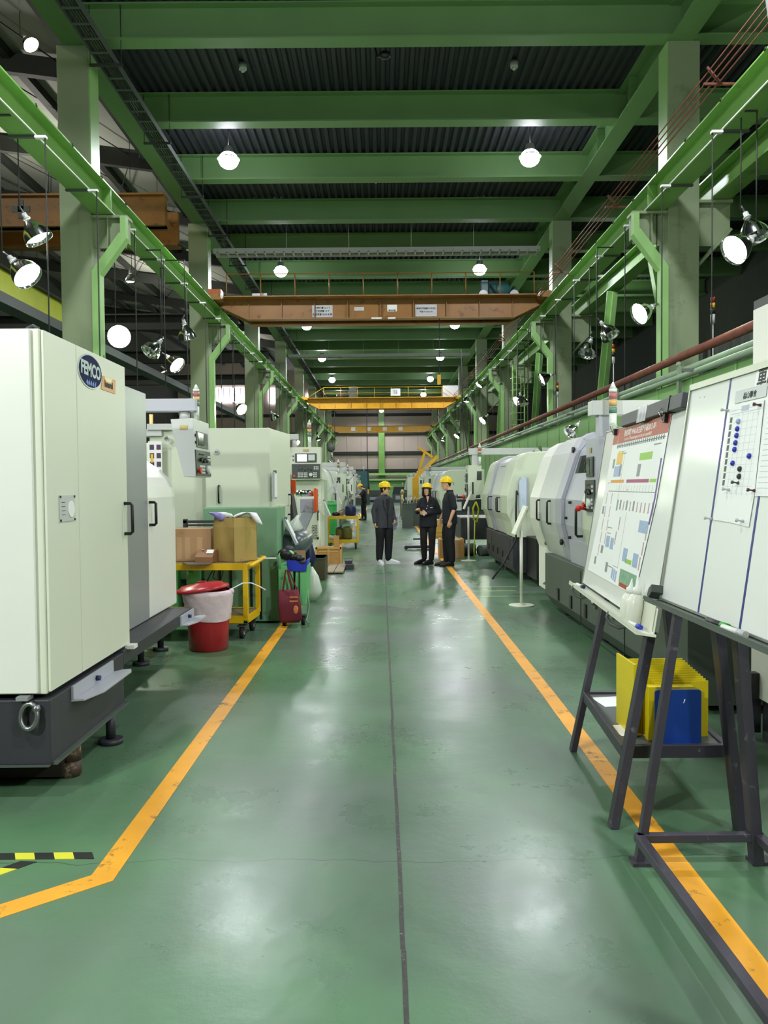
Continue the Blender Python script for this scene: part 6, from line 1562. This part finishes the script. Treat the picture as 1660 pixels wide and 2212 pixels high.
def person(label, loc, rz, spec):
    t = thing('person', label, 'person', loc, rz)
    S = spec
    hip = S.get('hip', .92); sh = S.get('sh', 1.39); hx = S.get('hx', .095); fx = S.get('fx', .10)
    hc = Vector(S['head']); hy = S.get('yaw', 0); hp = S.get('pitch', 0); hs = S.get('hs', 1.0)
    feet = S['feet']; wr = S['wrists']; el = S['elbows']; sw = S.get('sw', .19); sho = [(-sw, .0, sh - .055), (sw, .0, sh - .055)]
    # body: one continuous skin
    m = MB()
    M = head(m, hc, hy, hp, hs)
    limb(m, [(hc + Vector((0, .015, -.05)), .052), ((0, .02, sh + .04), .056), ((0, .02, sh - .06), .075)])
    m.loft([((0, .01, hip - .06), .15, .10), ((0, 0, hip + .1), .135, .09), ((0, 0, hip + .28), .15, .095), ((0, .0, sh - .06), .165, .085), ((0, .01, sh + .0), .10, .06)], 18, 2.4)
    for i, q in enumerate((-1, 1)):
        W_ = Vector(wr[i]); E_ = Vector(el[i]); fd = S.get('fdir', [W_ - E_, W_ - E_])[i]; 
        limb(m, [(sho[i], .048), (tuple(Vector(sho[i]).lerp(E_, .5)), .043), (tuple(E_), .036), (tuple(E_.lerp(W_, .35)), .037), (tuple(W_), .025)])
        hand(m, W_, fd, S['palm'][i], S.get('curl', (.5, .5))[i], S.get('thumb', (1, 1))[i])
        F_ = Vector(feet[i][:3]); K = Vector(S['knees'][i]) if 'knees' in S else Vector((q*hx, -.02, .5)).lerp(Vector((F_.x, F_.y - .01, .5)), .5)
        limb(m, [((q*hx, .01, hip - .04), .08), (tuple(K), .055), (tuple(K.lerp(F_ + Vector((0, 0, .09)), .3)), .055), (F_.x, 0, 0) and ((F_.x, F_.y, .10), .038)])
    body = remesh(m, 'body', SKIN, t, .0055, 3)
    face_bits(t, M, hs, S.get('mouth', 0), S.get('glasses', False))
    # trousers
    m = MB(); tr = S.get('tr', 1.0)
    m.loft([((0, .012, hip - .10), .155, .115), ((0, .01, hip), .158, .115), ((0, 0, hip + .10), .145, .10)], 20, 2.5)
    for i, q in enumerate((-1, 1)):
        F_ = Vector(feet[i][:3]); K = Vector(S['knees'][i]) if 'knees' in S else Vector(((q*hx + F_.x)/2, F_.y/2 - .02, .5))
        limb(m, [((q*hx*.85, .01, hip - .06), .093*tr), (tuple(K + Vector((0, 0, .16))), .082*tr), (tuple(K), .072*tr), (tuple(K.lerp(F_ + Vector((0, 0, .1)), .55)), .066*tr), ((F_.x, F_.y - .005, .12), .056*tr)])
    remesh(m, 'trousers', S['trm'], t, .009, 5)
    # top
    m = MB(); hem = S['hem']; g = S.get('top', 1.0)
    secs = [((0, .01, hem), .185*g, .125*g), ((0, .01, hem + .12), .178*g, .125*g), ((0, .0, (hem + sh)/2), .168*g, .118*g), ((0, 0, sh - .16), .172*g, .115*g), ((0, .005, sh - .06), .155*g, .092*g), ((0, .012, sh + .01), .10, .07), ((0, .015, sh + .055), .066, .062)]
    m.loft(secs, 22, 2.5)
    for q in (-1, 1): limb(m, [((q*.05, .01, sh + .0), .05), ((q*sw*.9, .0, sh - .05), .06)])
    for i, q in enumerate((-1, 1)):
        W_ = Vector(wr[i]); E_ = Vector(el[i]); c_ = S.get('cuff', .93)
        if c_ < .5: end = Vector(sho[i]).lerp(E_, c_*2); limb(m, [(sho[i], .072), (tuple(Vector(sho[i]).lerp(end, .5)), .068), (tuple(end), .066)])
        else: limb(m, [(sho[i], .058), (tuple(Vector(sho[i]).lerp(E_, .5)), .062), (tuple(E_), .055), (tuple(E_.lerp(W_, c_)), .043)])
    tp = remesh(m, S['topn'], S['topm'], t, .0085, 5)
    M0 = WM[t.name]
    # shoes
    for i in range(2):
        m = MB(); shoe(m, (feet[i][0] , feet[i][1], 0), feet[i][3], S.get('shl', .27)); so = remesh(m, 'shoe', S['shoem'], t, .006, 2)
        m = MB(); F_ = Vector(feet[i][:3]); d = Vector((math.sin(feet[i][3]), -math.cos(feet[i][3]), 0)); x_ = Vector((math.cos(feet[i][3]), math.sin(feet[i][3]), 0))
        o_ = [(F_ + d*a + x_*b) for a, b in ((-.035, -.03), (.06, -.043), (.18, -.05), (.25, -.03), (.262, 0), (.25, .03), (.18, .05), (.06, .043), (-.035, .03))]
        m.prism([(p.x, p.y) for p in o_], 'z', 0.0, .018); part('sole', m, S['shoem'] if S['shoem'] is SHOEW else BLACK, so)
    helmet(t, M, hs)
    return t, M, tp
def hair_short(par, M, s=1.0, m_=None):
    m = MB(M); m.loft([((0, .03, -.07), .052, .045), ((0, .028, -.03), .076, .066), ((0, .018, .02), .082, .082), ((0, .01, .06), .078, .093), ((0, .008, .10), .055, .07)], 18)
    m.ball((0, -.075, .05), (.055, .02, .018), 12)
    for q in (-1, 1): m.loft([((q*.07, -.02, -.02), .008, .012), ((q*.073, -.02, .03), .012, .03), ((q*.07, -.02, .06), .012, .04)], 10)
    remesh(m, 'hair', HAIR, par, .006, 3)
def hair_bob(par, M):
    m = MB(M)
    m.loft([((0, .02, -.125), .075, .055), ((0, .018, -.10), .096, .07), ((0, .015, -.04), .098, .085), ((0, .012, .02), .09, .092), ((0, .01, .07), .078, .09), ((0, .01, .10), .05, .06)], 20)
    cut = None
    for q in (-1, 1): m.loft([((q*.073, -.045, -.12), .018, .024), ((q*.082, -.05, -.06), .016, .034), ((q*.078, -.055, .0), .014, .034), ((q*.066, -.062, .05), .02, .03)], 12)
    m.ball((0, -.084, .05), (.06, .018, .02), 12)
    remesh(m, 'hair', HAIR, par, .0065, 3)
# -- person in grey blazer, white sneakers: body turned to their left (towards the others), profile to the right of the picture
sp = dict(head=(.0, -.035, 1.535), yaw=R_(44), pitch=R_(4), hip=.88, sh=1.37, sw=.150, feet=[(-.115, .02, .0, R_(-12)), (.085, -.01, .0, R_(42))],
          elbows=[(-.235, .02, 1.10), (.215, .04, 1.10)], wrists=[(-.235, -.03, .86), (.20, -.07, .92)], palm=[(1, 0, 0), (-1, 0, 0)], fdir=[Vector((.02, -.06, -1)), Vector((-.1, -.25, -.9))], curl=(.9, .8), thumb=(-1, 1),
          trm=CLBLK, hem=.74, top=1.07, topn='blazer', sx=.9, topm=COATG, shoem=SHOEW, glasses=True, tr=1.2, cuff=.96, hs=1.0)
t, M, tp = person('person in charcoal blazer, white sneakers and yellow hard hat holding papers', (.035, 16.6, 0), R_(30), sp)
hair_short(t, M)
m = MB(); m.prism([(-.03, 1.34), (.035, 1.34), (.02, .98), (-.0, .9)], 'y', -.145, -.118); part('shirt', m, mat('dark_plum_shirt', '#2b2028', .8), tp)
m = MB(); m.prism([(-.035, 1.385), (-.10, 1.33), (-.085, 1.2), (-.015, 1.03), (-.035, 1.25)], 'y', -.152, -.140); m.prism([(.04, 1.385), (.10, 1.33), (.09, 1.2), (.012, 1.03), (.04, 1.25)], 'y', -.152, -.140); part('lapel', m, COATG, tp)
m = MB(); m.box((-.003, -.150, .75), (.003, -.138, 1.03)); part('front_seam', m, BLACK, tp)
pp = thing('papers', 'striped papers held under the arm of the person in the charcoal blazer', 'papers', (.035, 16.6, 0), R_(30))
m = MB(); m.prism([(-.13, .98), (.10, .92), (.085, .66), (-.10, .74)], 'x', .255, .263); part('sheet', m, mat('blue_white_print', '#b9c0d6', .5, var=.5, scale=14), pp)
m = MB(); m.prism([(-.14, .985), (.09, .925), (.07, .67), (-.12, .75)], 'x', .265, .267); part('cover_sheet', m, PAPER, pp)
# -- woman facing the camera, hands in front
sp = dict(head=(-.02, -.03, 1.50), yaw=R_(-4), pitch=R_(-6), hip=.86, sh=1.34, sw=.140, feet=[(-.085, .09, .0, R_(-50)), (.065, -.03, .0, R_(-42))],
          elbows=[(-.215, .03, 1.07), (.225, .04, 1.06)], wrists=[(-.17, -.20, 1.10), (-.03, -.20, 1.04)], palm=[(.2, .2, -1), (-.2, 1, .1)], fdir=[Vector((-.15, -.6, .35)), Vector((-1, -.15, .12))], curl=(.7, .55), thumb=(-1, -1),
          trm=CLPANT, hem=.76, top=1.02, topn='jacket', topm=CLNAVY, shoem=SHOEK, mouth=.003, tr=1.0, cuff=.9, hs=.96)
t, M, tp = person('woman in black jacket with bob hair and yellow hard hat facing the camera', (.93, 16.5, 0), R_(-6), sp)
hair_bob(t, M)
m = MB(); m.prism([(-.028, 1.385), (.03, 1.385), (.003, 1.25)], 'y', -.120, -.10); part('skin_opening', m, SKIN, tp)
m = MB(); m.ball((-.0, -.128, 1.19), (.008, .004, .008), 8); m.ball((-.02, -.13, 1.14), (.008, .004, .008), 8); m.box((.05, -.128, 1.15), (.10, -.122, 1.16)); part('buttons', m, PAPER, tp)
m = MB(); m.prism([(-.04, 1.39), (-.075, 1.33), (-.01, 1.2), (-.04, 1.3)], 'y', -.132, -.118); m.prism([(.045, 1.39), (.08, 1.33), (.01, 1.2), (.04, 1.3)], 'y', -.132, -.118); part('collar', m, CLNAVY, tp)
m = MB(); m.box((-.09, -.235, 1.0), (-.05, -.225, 1.03)); part('cuff_mark', m, LGREY, tp)
# -- man in profile facing left
sp = dict(head=(.0, -.055, 1.62), yaw=R_(0), pitch=R_(2), hip=.93, sh=1.45, sw=.165, feet=[(-.085, -.03, .0, R_(-4)), (.095, .03, .0, R_(6))],
          elbows=[(-.245, -.01, 1.15), (.235, .05, 1.15)], wrists=[(-.235, -.14, .91), (.225, -.04, .90)], palm=[(1, 0, 0), (-1, 0, 0)], fdir=[Vector((.05, -.05, -1)), Vector((0, -.2, -1))], curl=(.45, .5), thumb=(-1, 1),
          trm=CLBLK, hem=.84, top=1.12, topn='polo_shirt', topm=CLNAVY, shoem=SHOEK, tr=1.22, cuff=.46, hs=1.02)
# profile towards image left with the left-hand side of the figure hidden: local -Y points to world -X
t, M, tp = person('man in black short sleeve shirt and yellow hard hat in profile facing left', (1.33, 16.1, 0), R_(-82), sp)
m = MB(M); m.loft([((0, .05, -.04), .05, .035), ((0, .035, .0), .077, .06), ((0, .015, .04), .080, .088), ((0, .01, .08), .066, .08)], 16); remesh(m, 'hair', HAIR, t, .006, 3)
m = MB(); m.loft([((0, .018, 1.475), .072, .07), ((0, .012, 1.515), .066, .066)], 18); part('collar', m, CLNAVY, tp)
m = MB(); m.box((-.335, -.03, 1.285), (-.325, .03, 1.292)); part('sleeve_mark', m, LGREY, tp)
m = MB(); m.box((-.05, .135, 1.26), (.05, .142, 1.36)); part('back_print', m, LGREY, tp)
m = MB(M); m.tube([(0, .10, .04), (.02, .135, .035), (.02, .15, -.02)], .006, 6); part('helmet_strap', m, BLACK, t)
# -- far worker leaning at a machine on the left
sp = dict(head=(.0, -.16, 1.56), yaw=R_(0), pitch=R_(22), hip=.9, sh=1.40, sw=.16, feet=[(-.09, -.06, .0, R_(-5)), (.09, .06, .0, R_(5))],
          elbows=[(-.235, -.16, 1.15), (.225, -.16, 1.15)], wrists=[(-.16, -.38, 1.12), (.16, -.38, 1.12)], palm=[(0, 0, -1), (0, 0, -1)], fdir=[Vector((.1, -1, .1)), Vector((-.1, -1, .1))], curl=(.5, .5), thumb=(-1, 1),
          trm=CLBLK, hem=.84, top=1.05, topn='shirt', topm=CLBLK, shoem=SHOEK, tr=1.05, cuff=.46)
t, M, tp = person('worker in black with yellow hard hat bending to a machine, far up the left side', (-.86, 38.0, 0), R_(-80), sp)
m = MB(M); m.loft([((0, .05, -.04), .05, .035), ((0, .035, .0), .077, .06), ((0, .015, .04), .080, .088), ((0, .01, .08), .066, .08)], 16); remesh(m, 'hair', HAIR, t, .007, 3)
